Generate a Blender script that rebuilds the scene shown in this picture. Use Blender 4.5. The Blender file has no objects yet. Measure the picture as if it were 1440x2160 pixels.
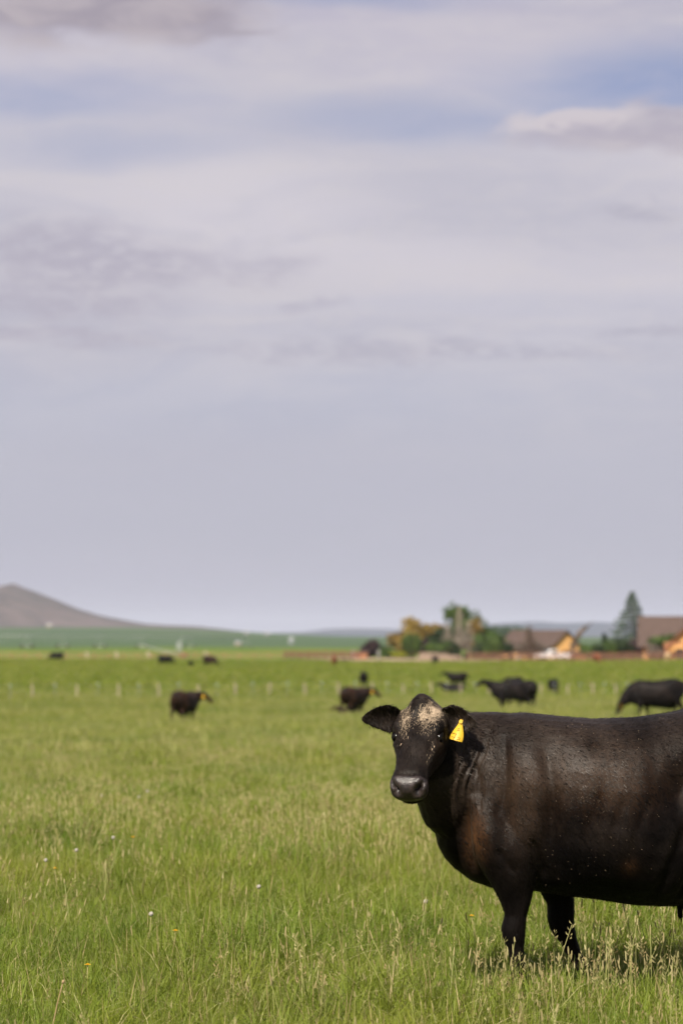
import bpy, bmesh, math, random
import numpy as np
from mathutils import Vector, Matrix, Euler

random.seed(7)
rng = np.random.default_rng(7)
R = math.radians
scene = bpy.context.scene
COL = scene.collection

# ------------------------------------------------------------------ camera
CAM_H = 1.72
FPX = 5100.0                 # focal length in photograph pixels (85 mm on 36 mm)
TILT = math.atan(0.05)
cam_d = bpy.data.cameras.new('camera')
cam_d.sensor_fit = 'VERTICAL'
cam_d.sensor_height = 36.0
cam_d.sensor_width = 24.0
cam_d.lens = 85.0
cam_d.clip_start = 0.05
cam_d.clip_end = 60000
cam_d.dof.use_dof = True
cam_d.dof.focus_distance = 11.3
cam_d.dof.aperture_fstop = 2.6
cam = bpy.data.objects.new('camera', cam_d)
cam.location = (0, 0, CAM_H)
cam.rotation_euler = (math.pi / 2 + TILT, 0, 0)
COL.objects.link(cam)
scene.camera = cam

# ------------------------------------------------------------------ exposure / renderer
SUN_EL, SUN_AZ = 46.0, 202.0        # azimuth clockwise from +Y: behind the camera, a little to its left
scene.view_settings.view_transform = 'Standard'
scene.view_settings.look = 'None'
scene.view_settings.exposure = 0.9
scene.view_settings.gamma = 1.0
scene.render.engine = 'CYCLES'
cy = scene.cycles
cy.use_denoising = True
try:
    cy.denoiser = 'OPENIMAGEDENOISE'
except Exception:
    pass
cy.max_bounces = 6
cy.diffuse_bounces = 3
cy.glossy_bounces = 2
cy.transmission_bounces = 3
cy.transparent_max_bounces = 6
cy.volume_bounces = 1
cy.use_adaptive_sampling = True
cy.adaptive_threshold = 0.02


# ------------------------------------------------------------------ node helpers
class G:
    """tiny wrapper that turns arithmetic into shader nodes"""
    def __init__(s, nt):
        s.nt = nt

    def n(s, typ, **kw):
        nd = s.nt.nodes.new(typ)
        for k, v in kw.items():
            setattr(nd, k, v)
        return nd

    def link(s, a, sock):
        if isinstance(a, (int, float)):
            try:
                sock.default_value = a
            except TypeError:
                sock.default_value = (a, a, a)
        elif isinstance(a, (tuple, list)):
            if len(a) == 3 and len(sock.default_value) == 4:
                a = (*a, 1)
            sock.default_value = a
        else:
            s.nt.links.new(a, sock)

    def m(s, op, a, b=0.0, c=0.0, clamp=False):
        nd = s.n('ShaderNodeMath', operation=op)
        nd.use_clamp = clamp
        s.link(a, nd.inputs[0]); s.link(b, nd.inputs[1])
        if len(nd.inputs) > 2:
            s.link(c, nd.inputs[2])
        return nd.outputs[0]

    def add(s, a, b): return s.m('ADD', a, b)
    def sub(s, a, b): return s.m('SUBTRACT', a, b)
    def mul(s, a, b): return s.m('MULTIPLY', a, b)

    def ramp(s, x, lo, hi, a=0.0, b=1.0, smooth=True):
        nd = s.n('ShaderNodeMapRange')
        nd.interpolation_type = 'SMOOTHSTEP' if smooth else 'LINEAR'
        s.link(x, nd.inputs[0])
        nd.inputs[1].default_value = lo; nd.inputs[2].default_value = hi
        nd.inputs[3].default_value = a; nd.inputs[4].default_value = b
        return nd.outputs[0]

    def mix(s, f, a, b, blend='MIX'):
        nd = s.n('ShaderNodeMix', data_type='RGBA', blend_type=blend)
        s.link(f, nd.inputs[0]); s.link(a, nd.inputs[6]); s.link(b, nd.inputs[7])
        return nd.outputs[2]

    def noise(s, vec, scale=1.0, detail=3.0, rough=0.5, dist=0.0, color=False, dim='3D'):
        nd = s.n('ShaderNodeTexNoise', noise_dimensions=dim)
        if vec is not None:
            s.nt.links.new(vec, nd.inputs['Vector'])
        nd.inputs['Scale'].default_value = scale
        nd.inputs['Detail'].default_value = detail
        nd.inputs['Roughness'].default_value = rough
        nd.inputs['Distortion'].default_value = dist
        return nd.outputs['Color' if color else 'Fac']

    def comb(s, x, y, z):
        nd = s.n('ShaderNodeCombineXYZ')
        s.link(x, nd.inputs[0]); s.link(y, nd.inputs[1]); s.link(z, nd.inputs[2])
        return nd.outputs[0]

    def sep(s, v):
        nd = s.n('ShaderNodeSeparateXYZ')
        s.nt.links.new(v, nd.inputs[0])
        return nd.outputs

    def vscale(s, v, sx, sy, sz):
        nd = s.n('ShaderNodeMapping')
        s.nt.links.new(v, nd.inputs[0])
        nd.inputs['Scale'].default_value = (sx, sy, sz)
        return nd.outputs[0]

    def pos(s):
        return s.n('ShaderNodeNewGeometry').outputs['Position']

    def objco(s):
        return s.n('ShaderNodeTexCoord').outputs['Object']

    def attr(s, name, typ='GEOMETRY', out='Fac'):
        nd = s.n('ShaderNodeAttribute', attribute_type=typ)
        nd.attribute_name = name
        return nd.outputs[out]


def new_mat(name):
    m = bpy.data.materials.new(name)
    m.use_nodes = True
    nt = m.node_tree
    nt.nodes.clear()
    g = G(nt)
    out = g.n('ShaderNodeOutputMaterial')
    return m, g, out


def principled(g, out, color, rough=0.7, spec=0.3, bump=None, bump_s=0.3, bump_d=0.01, **kw):
    p = g.n('ShaderNodeBsdfPrincipled')
    g.link(color, p.inputs['Base Color'])
    g.link(rough, p.inputs['Roughness'])
    g.link(spec, p.inputs['Specular IOR Level'])
    for k, v in kw.items():
        g.link(v, p.inputs[k.replace('_', ' ')])
    if bump is not None:
        b = g.n('ShaderNodeBump')
        b.inputs['Strength'].default_value = bump_s
        b.inputs['Distance'].default_value = bump_d
        g.link(bump, b.inputs['Height'])
        g.nt.links.new(b.outputs[0], p.inputs['Normal'])
    if out is not None:
        g.nt.links.new(p.outputs[0], out.inputs['Surface'])
    return p


def varied(name, c1, c2, scale=3.0, rough=0.75, spec=0.25, bump=0.2, stretch=(1, 1, 1), **kw):
    m, g, out = new_mat(name)
    v = g.vscale(g.objco(), *stretch)
    f = g.ramp(g.noise(v, scale, 5, 0.6), 0.3, 0.7)
    f2 = g.noise(v, scale * 6, 3, 0.6)
    principled(g, out, g.mix(g.m('MULTIPLY_ADD', f2, 0.5, g.mul(f, 0.6), clamp=True), c1, c2), rough, spec,
               bump=f2, bump_s=bump, **kw)
    return m


# ------------------------------------------------------------------ world: sky with thin cloud sheets
world = bpy.data.worlds.new('World')
scene.world = world
world.use_nodes = True
world.cycles.sampling_method = 'MANUAL'
world.cycles.sample_map_resolution = 256
nt = world.node_tree
nt.nodes.clear()
g = G(nt)
w_out = g.n('ShaderNodeOutputWorld')
bg = g.n('ShaderNodeBackground')
SKY_STRENGTH = 0.10
bg.inputs['Strength'].default_value = SKY_STRENGTH
nt.links.new(bg.outputs[0], w_out.inputs['Surface'])
sky = g.n('ShaderNodeTexSky', sky_type='NISHITA')
sky.sun_disc = False
sky.sun_elevation = R(SUN_EL)
sky.sun_rotation = R(SUN_AZ)
sky.altitude = 1200
sky.air_density = 1.0
sky.dust_density = 0.6
sky.ozone_density = 1.6
dirv = g.n('ShaderNodeTexCoord').outputs['Generated']
dx, dy, dz = g.sep(dirv)
az = g.m('ARCTAN2', dx, dy)                       # radians, 0 ahead, + to the right
el = g.m('ARCSINE', dz)


def px_u(px): return (px - 720) / FPX
def px_v(py): return (1335 - py) / FPX


# warped direction coordinates
wn = g.noise(g.comb(g.mul(az, 9), g.mul(el, 26), 3.1), 1.0, 3, 0.55, color=True)
wr, wg, wb = g.sep(wn)
u = g.add(az, g.mul(g.sub(wr, 0.5), 0.075))
v = g.add(el, g.mul(g.sub(wg, 0.5), 0.028))
fine = g.noise(g.comb(g.mul(az, 34), g.mul(el, 95), 0.0), 1.0, 4, 0.6, 0.6)
fine2 = g.noise(g.comb(g.mul(az, 110), g.mul(el, 260), 1.7), 1.0, 4, 0.6, 0.4)
soft = g.noise(g.comb(g.mul(az, 5), g.mul(el, 17), 7.0), 1.0, 1, 0.5)


def blob(px, py, rx, ry, edge=1.0, uu=None, vv=None):
    """soft elliptical patch of sky, photograph pixels turned into azimuth/elevation"""
    a = g.m('DIVIDE', g.sub(uu or u, px_u(px)), rx / FPX)
    b = g.m('DIVIDE', g.sub(vv or v, px_v(py)), ry / FPX)
    d = g.m('SQRT', g.add(g.mul(a, a), g.mul(b, b)))
    return g.ramp(d, 1.0 + edge * 0.5, max(0.0, 1.0 - edge * 0.5))


def mx(*a):
    r = a[0]
    for b in a[1:]:
        r = g.m('MAXIMUM', r, b)
    return r


K = 1.0
clear = mx(g.mul(blob(1420, 190, 330, 80, 1.6), 0.95), g.mul(blob(950, 258, 420, 50, 1.8), 0.62),
           g.mul(blob(60, 220, 330, 48, 1.7), 0.62), g.mul(blob(520, -5, 420, 34, 1.6), 0.85),
           g.mul(blob(250, 320, 260, 40, 1.8), 0.4), g.mul(blob(330, 850, 700, 60, 1.9), 0.14),
           g.mul(blob(900, 640, 500, 20, 1.8), 0.12))
# the same broken pattern goes on all round, above the frame too
gen = g.ramp(g.noise(g.comb(g.mul(az, 4.2), g.mul(el, 9), 11.0), 1.0, 3, 0.55), 0.52, 0.72)
clear = g.m('MAXIMUM', clear, g.mul(gen, g.ramp(el, 0.27, 0.36, 0, 0.7)))
clear = g.m('MULTIPLY', clear, g.ramp(fine, 0.25, 0.7, 0.75, 1.05), clamp=True)
veil_c = g.mix(g.ramp(el, 0.0, 0.11), (2.48, 2.44, 2.86), (2.74, 2.73, 3.18))
veil_c = g.mix(g.ramp(el, 0.09, 0.16), veil_c, (3.42, 3.24, 3.58))
veil_c = g.mix(g.ramp(el, 0.19, 0.265), veil_c, (2.68, 2.54, 3.10))
veil_c = g.mix(g.ramp(soft, 0.38, 0.68, 0.0, 0.55), veil_c, (2.56, 2.52, 2.98))
band = g.noise(g.comb(g.mul(u, 9), g.mul(v, 44), 4.0), 1.0, 4, 0.6, 0.8)
veil_c = g.mix(g.mul(g.ramp(band, 0.42, 0.68, 0.0, 0.36), g.ramp(el, 0.06, 0.13, 0.12, 1.0)), veil_c, (3.55, 3.32, 3.50))
veil_c = g.mix(g.mul(g.ramp(band, 0.48, 0.28, 0.0, 0.36), g.ramp(el, 0.06, 0.13, 0.12, 1.0)), veil_c, (2.45, 2.44, 2.94))
veil_c = g.mix(g.mul(g.ramp(fine, 0.45, 0.7), g.ramp(el, 0.06, 0.12, 0, 0.30)), veil_c, (3.5, 3.28, 3.42))
blue_c = g.mix(0.72, g.mix(1.0, sky.outputs[0], (0.50, 0.48, 0.52), 'MULTIPLY'), (1.78, 1.98, 2.98))
col = g.mix(clear, veil_c, blue_c)
# lower, darker stratocumulus scraps
ur = g.add(u, g.mul(g.sub(fine2, 0.5), 0.022))
vr = g.add(v, g.mul(g.sub(fine, 0.5), 0.018))
c1 = g.mul(mx(blob(180, 50, 360, 62, 0.8, ur, vr), g.mul(blob(420, 92, 170, 22, 1.0, ur, vr), 0.8)), 0.9)
col = g.mix(c1, col, g.mix(g.ramp(fine, 0.35, 0.65), (1.92, 1.70, 2.00), (2.55, 2.26, 2.46)))
c2t = g.mul(blob(1210, 256, 130, 26, 0.8, ur, vr), 0.85)
c2m = g.mul(blob(1370, 285, 260, 50, 0.8, ur, vr), 0.85)
col = g.mix(c2m, col, g.mix(g.ramp(fine, 0.35, 0.65), (2.48, 2.26, 2.64), (2.95, 2.70, 2.95)))
col = g.mix(c2t, col, (3.45, 3.15, 3.35))
c3 = g.mul(mx(blob(150, 545, 330, 60, 1.1, ur, vr), g.mul(blob(100, 630, 280, 42, 1.1, ur, vr), 0.9),
              g.mul(blob(120, 708, 240, 22, 1.1, ur, vr), 0.9), g.mul(blob(520, 550, 130, 26, 1.1, ur, vr), 0.6),
              g.mul(blob(640, 640, 60, 20, 1.1, ur, vr), 0.6)), g.ramp(fine2, 0.32, 0.62, 0.35, 0.95))
col = g.mix(c3, col, (2.46, 2.32, 2.76))
c4 = g.mul(mx(blob(900, 750, 420, 26, 1.3, ur, vr), blob(1380, 440, 70, 20, 1.2, ur, vr),
              blob(1360, 705, 120, 16, 1.2, ur, vr)), g.ramp(fine2, 0.3, 0.65, 0.1, 0.75))
col = g.mix(c4, col, (2.38, 2.30, 2.76))
# same kind of scraps elsewhere in the sky
g2 = g.ramp(g.noise(g.comb(g.mul(ur, 7), g.mul(vr, 20), 21.0), 1.0, 3, 0.6), 0.55, 0.68)
col = g.mix(g.mul(g2, g.ramp(el, 0.27, 0.34, 0, 0.7)), col, (2.4, 2.2, 2.6))
nt.links.new(col, bg.inputs['Color'])

# ------------------------------------------------------------------ sun
sun_d = bpy.data.lights.new('sun', 'SUN')
sun_d.energy = 4.8
sun_d.angle = R(0.6)
sun_d.color = (1.0, 0.92, 0.79)
sun = bpy.data.objects.new('sun', sun_d)
a_, e_ = R(SUN_AZ), R(SUN_EL)
sdir = Vector((math.sin(a_) * math.cos(e_), math.cos(a_) * math.cos(e_), math.sin(e_)))
sun.rotation_euler = sdir.to_track_quat('Z', 'Y').to_euler()
sun.location = sdir * 100
COL.objects.link(sun)


# ------------------------------------------------------------------ object helpers
def tag(o, label=None, cat=None, group=None, kind=None):
    if label: o['label'] = label
    if cat: o['category'] = cat
    if group: o['group'] = group
    if kind: o['kind'] = kind
    return o


def mesh_data(name, verts, faces, mat, smooth=False):
    me = bpy.data.meshes.new(name)
    me.from_pydata([tuple(v) for v in verts], [], [tuple(f) for f in faces])
    me.update()
    if mat:
        me.materials.append(mat)
    if smooth:
        me.polygons.foreach_set('use_smooth', [True] * len(me.polygons))
    return me


def link(name, me, parent=None, loc=None, rz=0.0):
    o = bpy.data.objects.new(name, me)
    COL.objects.link(o)
    if parent: o.parent = parent
    if loc is not None: o.location = loc
    if rz: o.rotation_euler = (0, 0, rz)
    return o


def empty(name, loc=(0, 0, 0), rz=0.0):
    o = bpy.data.objects.new(name, None)
    o.empty_display_size = 0.2
    COL.objects.link(o)
    o.location = loc
    o.rotation_euler = (0, 0, rz)
    return o


class MB:
    """mesh builder"""
    def __init__(s):
        s.v = []; s.f = []

    def add(s, v, f):
        b = len(s.v)
        s.v += [tuple(p) for p in v]
        s.f += [tuple(i + b for i in q) for q in f]
        return s

    def box(s, c, d, rz=0.0):
        cx, cy_, cz = c; a, b, h = d[0] / 2, d[1] / 2, d[2] / 2
        cs, sn = math.cos(rz), math.sin(rz)
        pts = []
        for z in (-h, h):
            for (x, y) in ((-a, -b), (a, -b), (a, b), (-a, b)):
                pts.append((cx + x * cs - y * sn, cy_ + x * sn + y * cs, cz + z))
        return s.add(pts, [(3, 2, 1, 0), (4, 5, 6, 7), (0, 1, 5, 4), (1, 2, 6, 5), (2, 3, 7, 6), (3, 0, 4, 7)])

    def tube(s, pts, rad, n=6):
        pts = [Vector(p) for p in pts]
        if not hasattr(rad, '__len__'): rad = [rad] * len(pts)
        vs, fs = [], []
        for i, p in enumerate(pts):
            t = (pts[min(i + 1, len(pts) - 1)] - pts[max(i - 1, 0)]).normalized()
            ref = Vector((0, 0, 1)) if abs(t.z) < 0.9 else Vector((1, 0, 0))
            a = t.cross(ref).normalized(); b = t.cross(a)
            for k in range(n):
                q = 2 * math.pi * k / n
                vs.append(p + (a * math.cos(q) + b * math.sin(q)) * rad[i])
        for i in range(len(pts) - 1):
            for k in range(n):
                k2 = (k + 1) % n
                fs.append((i * n + k, i * n + k2, (i + 1) * n + k2, (i + 1) * n + k))
        fs.append(tuple(range(n - 1, -1, -1)))
        fs.append(tuple((len(pts) - 1) * n + k for k in range(n)))
        return s.add(vs, fs)

    def poly(s, pts, f):
        return s.add(pts, f)

    def build(s, name, mat, parent=None, smooth=False, loc=None, rz=0.0):
        return link(name, mesh_data(name, s.v, s.f, mat, smooth), parent, loc, rz)


def copy_tree(o, parent=None):
    c = o.copy()
    COL.objects.link(c)
    c.parent = parent
    for ch in list(o.children):
        copy_tree(ch, c)
    return c


# ------------------------------------------------------------------ terrain
KN = np.array([[-80, 0.0], [16, 0.0], [24, -0.08], [40, -0.5], [60, -1.05], [85, -1.58], [100, -1.82], [134, -2.12],
               [200, -2.2], [268, -2.15], [330, -2.2], [430, -2.9], [500, -3.3], [650, -2.2], [760, -3.0],
               [900, -5.0], [1500, -6.0], [3000, -5.0], [5000, -6.0], [9000, -16.0], [30000, -70.0]])


def _sm(x, a, b):
    t = np.clip((x - a) / (b - a), 0, 1)
    return t * t * (3 - 2 * t)


def ground_z(x, y):
    x = np.asarray(x, float); y = np.asarray(y, float)
    # smooth interpolation of the knots
    z = 0
    for d, w in ((-0.06, 0.25), (0, 0.5), (0.06, 0.25)):
        z = z + w * np.interp(y * (1 + d), KN[:, 0], KN[:, 1])
    z = np.where(y < 14, 0.0, z)
    xc = np.clip(x, -40, 40)
    z = z + 0.022 * xc * _sm(y, 25, 60) * (1 - _sm(y, 100, 130))
    z = z - 0.016 * np.clip(x, 0, 40) * _sm(y, 130, 160) * (1 - _sm(y, 190, 240))
    z = z - 0.006 * np.clip(x, 0, 60) * _sm(y, 330, 420) * (1 - _sm(y, 500, 700))
    z = z + 17 * _sm(y, 1200, 4300) * _sm(-x / np.maximum(y, 1), -0.02, 0.09)
    b = 0.03 * np.sin(0.9 * x + 0.35 * y + 1.0) * np.sin(0.5 * y - 0.3 * x) + 0.05 * np.sin(0.23 * x + 2) * np.sin(0.17 * y)
    return z + b * _sm(y, 13, 30) * (1 - _sm(y, 700, 900)) + 0.15 * np.sin(0.05 * x + 1) * np.sin(0.033 * y) * _sm(y, 60, 200) * (1 - _sm(y, 700, 900))


def gz(x, y): return float(ground_z(x, y))


def at(px, py, D):
    t = math.tan(TILT)
    fy = math.cos(TILT); fz = math.sin(TILT)
    a = (px - 720) / FPX; b = (1080 - py) / FPX
    d = Vector((a, fy - b * fz, fz + b * fy))
    d *= D / d.y
    return Vector((d.x, D, CAM_H + d.z))


def on_ground(px, D):
    x = (px - 720) / FPX * D
    return Vector((x, D, gz(x, D)))


def sheet(name, ys, ts, xf, zoff, mat, zf=None):
    ys = np.asarray(ys, float); ts = np.asarray(ts, float)
    Y, T = np.meshgrid(ys, ts, indexing='ij')
    X = xf(Y, T)
    Z = (zf or ground_z)(X, Y) + zoff
    v = np.stack([X, Y, Z], -1).reshape(-1, 3)
    n, m_ = len(ys), len(ts)
    i = np.arange((n - 1) * (m_ - 1)); r = i // (m_ - 1); c = i % (m_ - 1)
    f = np.stack([r * m_ + c, r * m_ + c + 1, (r + 1) * m_ + c + 1, (r + 1) * m_ + c], -1)
    me = mesh_data(name, v.tolist(), f.tolist(), mat, True)
    return link(name, me)


# pasture material: the sward colour itself
mat_ground, g, out = new_mat('pasture_sward')
P = g.pos()
px_, py_, pz_ = g.sep(P)
n1 = g.noise(g.vscale(P, 0.05, 0.035, 0.0), 1.0, 5, 0.6)
n2 = g.noise(g.vscale(P, 0.5, 0.22, 0.0), 1.0, 5, 0.65)
n3 = g.noise(g.vscale(P, 3.0, 1.4, 0.0), 1.0, 4, 0.7)
c = g.mix(g.ramp(n1, 0.32, 0.68), (0.082, 0.130, 0.017), (0.126, 0.166, 0.027))
c = g.mix(g.ramp(n2, 0.5, 0.8, 0, 0.4), c, (0.130, 0.135, 0.028))
c = g.mix(g.ramp(n3, 0.35, 0.7, 0.0, 0.55), c, (0.042, 0.072, 0.012))
c = g.mix(g.ramp(n2, 0.5, 0.25, 0, 0.5), c, (0.052, 0.090, 0.014))
n4 = g.noise(g.vscale(P, 0.045, 0.11, 0.0), 1.0, 4, 0.6, 0.5)
c = g.mix(g.ramp(n4, 0.50, 0.64, 0, 0.6), c, (0.042, 0.078, 0.011))
principled(g, out, c, 0.9, 0.1, bump=n3, bump_s=0.6, bump_d=0.15)

ys = np.concatenate([np.linspace(-80, 8, 12), np.linspace(9, 40, 80), np.geomspace(40.6, 780, 170)])
ts = np.linspace(-1, 1, 121)
ground = sheet('pasture', ys, ts, lambda Y, T: T * (np.maximum(Y, 0) * 0.9 + 90) * (0.35 + 0.65 * np.abs(T)), 0.0, mat_ground)
tag(ground, 'green grazing pasture sloping away from the camera', kind='structure')

# far irrigated plain
mat_plain, g, out = new_mat('irrigated_plain')
P = g.pos()
b1 = g.noise(g.vscale(P, 0.0006, 0.0022, 0), 1.0, 4, 0.6)
b2 = g.noise(g.vscale(P, 0.002, 0.006, 0), 1.0, 3, 0.6)
c = g.mix(g.ramp(b1, 0.35, 0.65), (0.040, 0.072, 0.034), (0.062, 0.098, 0.042))
c = g.mix(g.ramp(b2, 0.58, 0.72, 0, 0.7), c, (0.16, 0.16, 0.085))
principled(g, out, c, 0.95, 0.05)
plain = sheet('distant_plain', np.geomspace(700, 30000, 110), np.linspace(-1, 1, 61), lambda Y, T: T * (Y * 0.8 + 400), -0.4, mat_plain)
tag(plain, 'irrigated teal-green plain beyond the pasture', kind='structure')

# ------------------------------------------------------------------ hills
mat_hill, g, out = new_mat('sagebrush_hill')
P = g.pos()
h1 = g.noise(g.vscale(P, 0.0016, 0.0016, 0.006), 1.0, 6, 0.62, 0.5)
h2 = g.noise(g.vscale(P, 0.012, 0.012, 0.012), 1.0, 5, 0.65)
c = g.mix(g.ramp(h1, 0.35, 0.65), (0.078, 0.068, 0.062), (0.125, 0.095, 0.088))
c = g.mix(g.ramp(h2, 0.45, 0.65, 0, 0.6), c, (0.034, 0.036, 0.032))
principled(g, out, c, 0.95, 0.05, bump=h2, bump_s=0.8, bump_d=12)


mat_forest, g, out = new_mat('forested_hill')
P = g.pos()
h1 = g.noise(g.vscale(P, 0.0008, 0.0008, 0.003), 1.0, 5, 0.6, 0.5)
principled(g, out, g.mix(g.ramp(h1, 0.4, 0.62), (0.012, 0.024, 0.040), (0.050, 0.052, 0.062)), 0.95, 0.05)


def fbm(x, y, seed=0, oct=5):
    r = np.random.default_rng(seed)
    s = 0; a = 1.0; f = 1.0
    for o in range(oct):
        for k in range(3):
            th = r.uniform(0, 6.28); ph = r.uniform(0, 6.28)
            s = s + a * np.sin((x * np.cos(th) + y * np.sin(th)) * f + ph) / 3
        a *= 0.5; f *= 2.03
    return s


def ridge_mesh(name, prof, D, depth, mat, seed, rough, label):
    """a hill: its skyline (photograph pixels) stands at distance D and falls away in front and behind"""
    prof = np.array(prof, float)
    px = np.linspace(prof[0, 0], prof[-1, 0], 420)
    py = np.interp(px, prof[:, 0], prof[:, 1])
    k = np.ones(5) / 5
    py = np.convolve(np.pad(py, 2, 'edge'), k, 'valid')
    top = CAM_H + (1335 - py) / FPX * D
    rows = np.linspace(-1, 1, 33)
    xs = (px - 720) / FPX * D
    V = []
    base_z = -2.0 if D < 9000 else -40.0
    for r in rows:
        fall = np.clip(1 - np.abs(r) ** 1.25, 0, 1)
        y = D + r * depth
        hgt = np.maximum(top - base_z, 0) * fall + base_z
        gul = fbm(xs / (depth * 0.22), np.full_like(xs, y / (depth * 0.22)), seed) * rough * (1 - fall) * fall * 4
        gul = np.abs(gul) * -1 if r < 0 else gul * 0
        z = hgt + gul * np.clip((top - base_z) / 60, 0, 1) - 6 * (abs(r) > 0.97)
        V.append(np.stack([xs, np.full_like(xs, y), z], -1))
    V = np.concatenate(V)
    n, m_ = len(rows), len(px)
    i = np.arange((n - 1) * (m_ - 1)); rr = i // (m_ - 1); cc = i % (m_ - 1)
    F = np.stack([rr * m_ + cc, rr * m_ + cc + 1, (rr + 1) * m_ + cc + 1, (rr + 1) * m_ + cc], -1)
    o = link(name, mesh_data(name, V.tolist(), F.tolist(), mat, True))
    tag(o, label, kind='structure')
    return o


ridge_mesh('hill', [(-900, 1322), (-500, 1300), (-200, 1270), (-60, 1250), (0, 1240), (14, 1235), (25, 1230), (34, 1232), (48, 1239), (75, 1248), (103, 1259), (154, 1281), (206, 1297),
                    (257, 1307), (308, 1316), (360, 1319), (411, 1321), (470, 1327), (520, 1333), (600, 1340)], 5600, 1500, mat_hill, 3, 48,
           'bare grey-brown cone hill rising over the plain on the left')
ridge_mesh('far_hills', [(150, 1338), (560, 1336), (640, 1333), (690, 1327), (740, 1325), (860, 1328), (960, 1322), (1050, 1315), (1130, 1311),
                         (1190, 1315), (1260, 1312), (1330, 1316), (1500, 1322), (1800, 1310), (2200, 1325)], 13500, 2600, mat_forest, 5, 40,
           'hazy blue hills along the horizon on the right')

# ------------------------------------------------------------------ dirt yard by the ranch
mat_dirt = varied('yard_dirt', (0.24, 0.17, 0.12), (0.34, 0.25, 0.19), 0.25, 0.95, 0.05, 0.3)
yard = sheet('dirt_yard', np.linspace(352, 425, 24), np.linspace(0, 1, 50),
             lambda Y, T: (np.clip(745 + 40 * np.sin(Y * 0.3) - (Y - 352) * 1.2, 600, 900) - 720) / FPX * Y + T * 0.16 * Y, 0.03, mat_dirt)
tag(yard, 'bare pinkish dirt yard in front of the ranch trees', kind='structure')
# ------------------------------------------------------------------ cattle
mat_coat, g, out = new_mat('black_coat')
OC = g.objco()
dust = g.attr('dust'); skin = g.attr('skin'); brn = g.attr('brown')
flow = g.vscale(OC, 22, 22, 7)
hairn = g.m('ADD', g.mul(g.noise(g.vscale(OC, 150, 150, 45), 1.0, 4, 0.7, 0.4), 0.6), g.mul(g.noise(g.vscale(OC, 48, 48, 20), 1.0, 4, 0.7, 1.2), 0.7))
patch = g.noise(g.vscale(OC, 5.5, 5.5, 3.2), 1.0, 5, 0.65, 0.6)
streak = g.noise(flow, 1.0, 4, 0.65, 0.3)
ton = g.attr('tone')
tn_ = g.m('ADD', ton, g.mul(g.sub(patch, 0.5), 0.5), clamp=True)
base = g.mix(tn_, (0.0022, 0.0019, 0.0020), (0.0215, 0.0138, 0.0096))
base = g.mix(g.m('MULTIPLY', g.ramp(streak, 0.5, 0.75), g.mul(tn_, 0.6)), base, (0.038, 0.025, 0.017))
base = g.mix(g.m('MULTIPLY', brn, g.ramp(streak, 0.25, 0.7, 0.35, 1.0), clamp=True), base, (0.085, 0.038, 0.015))
base = g.mix(g.mul(skin, 0.9), base, g.mix(g.ramp(g.noise(OC, 60, 3), 0.35, 0.65), (0.012, 0.009, 0.009), (0.034, 0.024, 0.023)))
# dried dust flakes
fl = g.noise(g.vscale(OC, 95, 60, 150), 1.0, 4, 0.7, 1.2)
flm = g.m('MULTIPLY', dust, g.ramp(g.m('ADD', fl, g.mul(g.sub(dust, 0.6), 0.35)), 0.46, 0.60), clamp=True)
base = g.mix(flm, base, g.mix(g.ramp(hairn, 0.3, 0.7), (0.19, 0.135, 0.085), (0.40, 0.31, 0.22)))
rough = g.m('ADD', g.mul(skin, -0.12), g.m('ADD', g.ramp(patch, 0.35, 0.65, 0.42, 0.60), g.mul(flm, 0.4)))
pr = principled(g, out, base, rough, g.m('ADD', g.mul(tn_, 0.20), g.m('ADD', 0.035, g.mul(skin, 0.3))), bump=g.m('ADD', g.mul(hairn, 0.5), g.mul(flm, 0.8)), bump_s=0.7, bump_d=0.008)
pr.inputs['Sheen Weight'].default_value = 0.03
pr.inputs['Sheen Roughness'].default_value = 0.4
pr.inputs['Sheen Tint'].default_value = (0.75, 0.62, 0.5, 1)

mat_hair, g, out = new_mat('coat_hair')
tone = g.attr('tone'); dst = g.attr('dust')
c = g.mix(tone, (0.0024, 0.0020, 0.0020), (0.036, 0.024, 0.0165))
c = g.mix(dst, c, (0.38, 0.29, 0.20))
principled(g, out, c, 0.5, g.m('MULTIPLY_ADD', tone, 0.26, 0.03))

mat_eye, g, out = new_mat('eye')
principled(g, out, (0.006, 0.004, 0.003), 0.08, 0.6)
mat_yellow = varied('yellow_tag_plastic', (0.50, 0.30, 0.016), (0.62, 0.39, 0.03), 18, 0.45, 0.4, 0.1)
mat_ink = varied('faded_tag_ink', (0.26, 0.14, 0.018), (0.17, 0.09, 0.015), 80, 0.7, 0.2, 0.1)
mat_hoof = varied('hoof_horn', (0.02, 0.017, 0.014), (0.05, 0.04, 0.032), 30, 0.55, 0.3, 0.2)
mat_flake = varied('dander', (0.09, 0.06, 0.04), (0.28, 0.21, 0.15), 25, 0.8, 0.2, 0.1)


def coat_variant(name, c1, c2):
    m, g, out = new_mat(name)
    OC = g.objco()
    p = g.noise(g.vscale(OC, 4, 4, 3), 1.0, 4, 0.6, 0.5)
    h = g.noise(g.vscale(OC, 60, 60, 20), 1.0, 3, 0.7)
    principled(g, out, g.mix(g.ramp(g.add(p, g.mul(g.sub(h, 0.5), 0.3)), 0.35, 0.68), c1, c2), 0.6, 0.09, bump=h, bump_s=0.4, bump_d=0.01)
    return m


mat_black = coat_variant('black_cattle_coat', (0.003, 0.0026, 0.003), (0.013, 0.0095, 0.0085))
mat_brownblack = coat_variant('brown_black_cattle_coat', (0.005, 0.0038, 0.0035), (0.042, 0.021, 0.013))
mat_red = coat_variant('red_brown_cattle_coat', (0.09, 0.030, 0.014), (0.23, 0.085, 0.045))
mat_tan = coat_variant('tan_cattle_coat', (0.42, 0.27, 0.14), (0.58, 0.42, 0.26))


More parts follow.
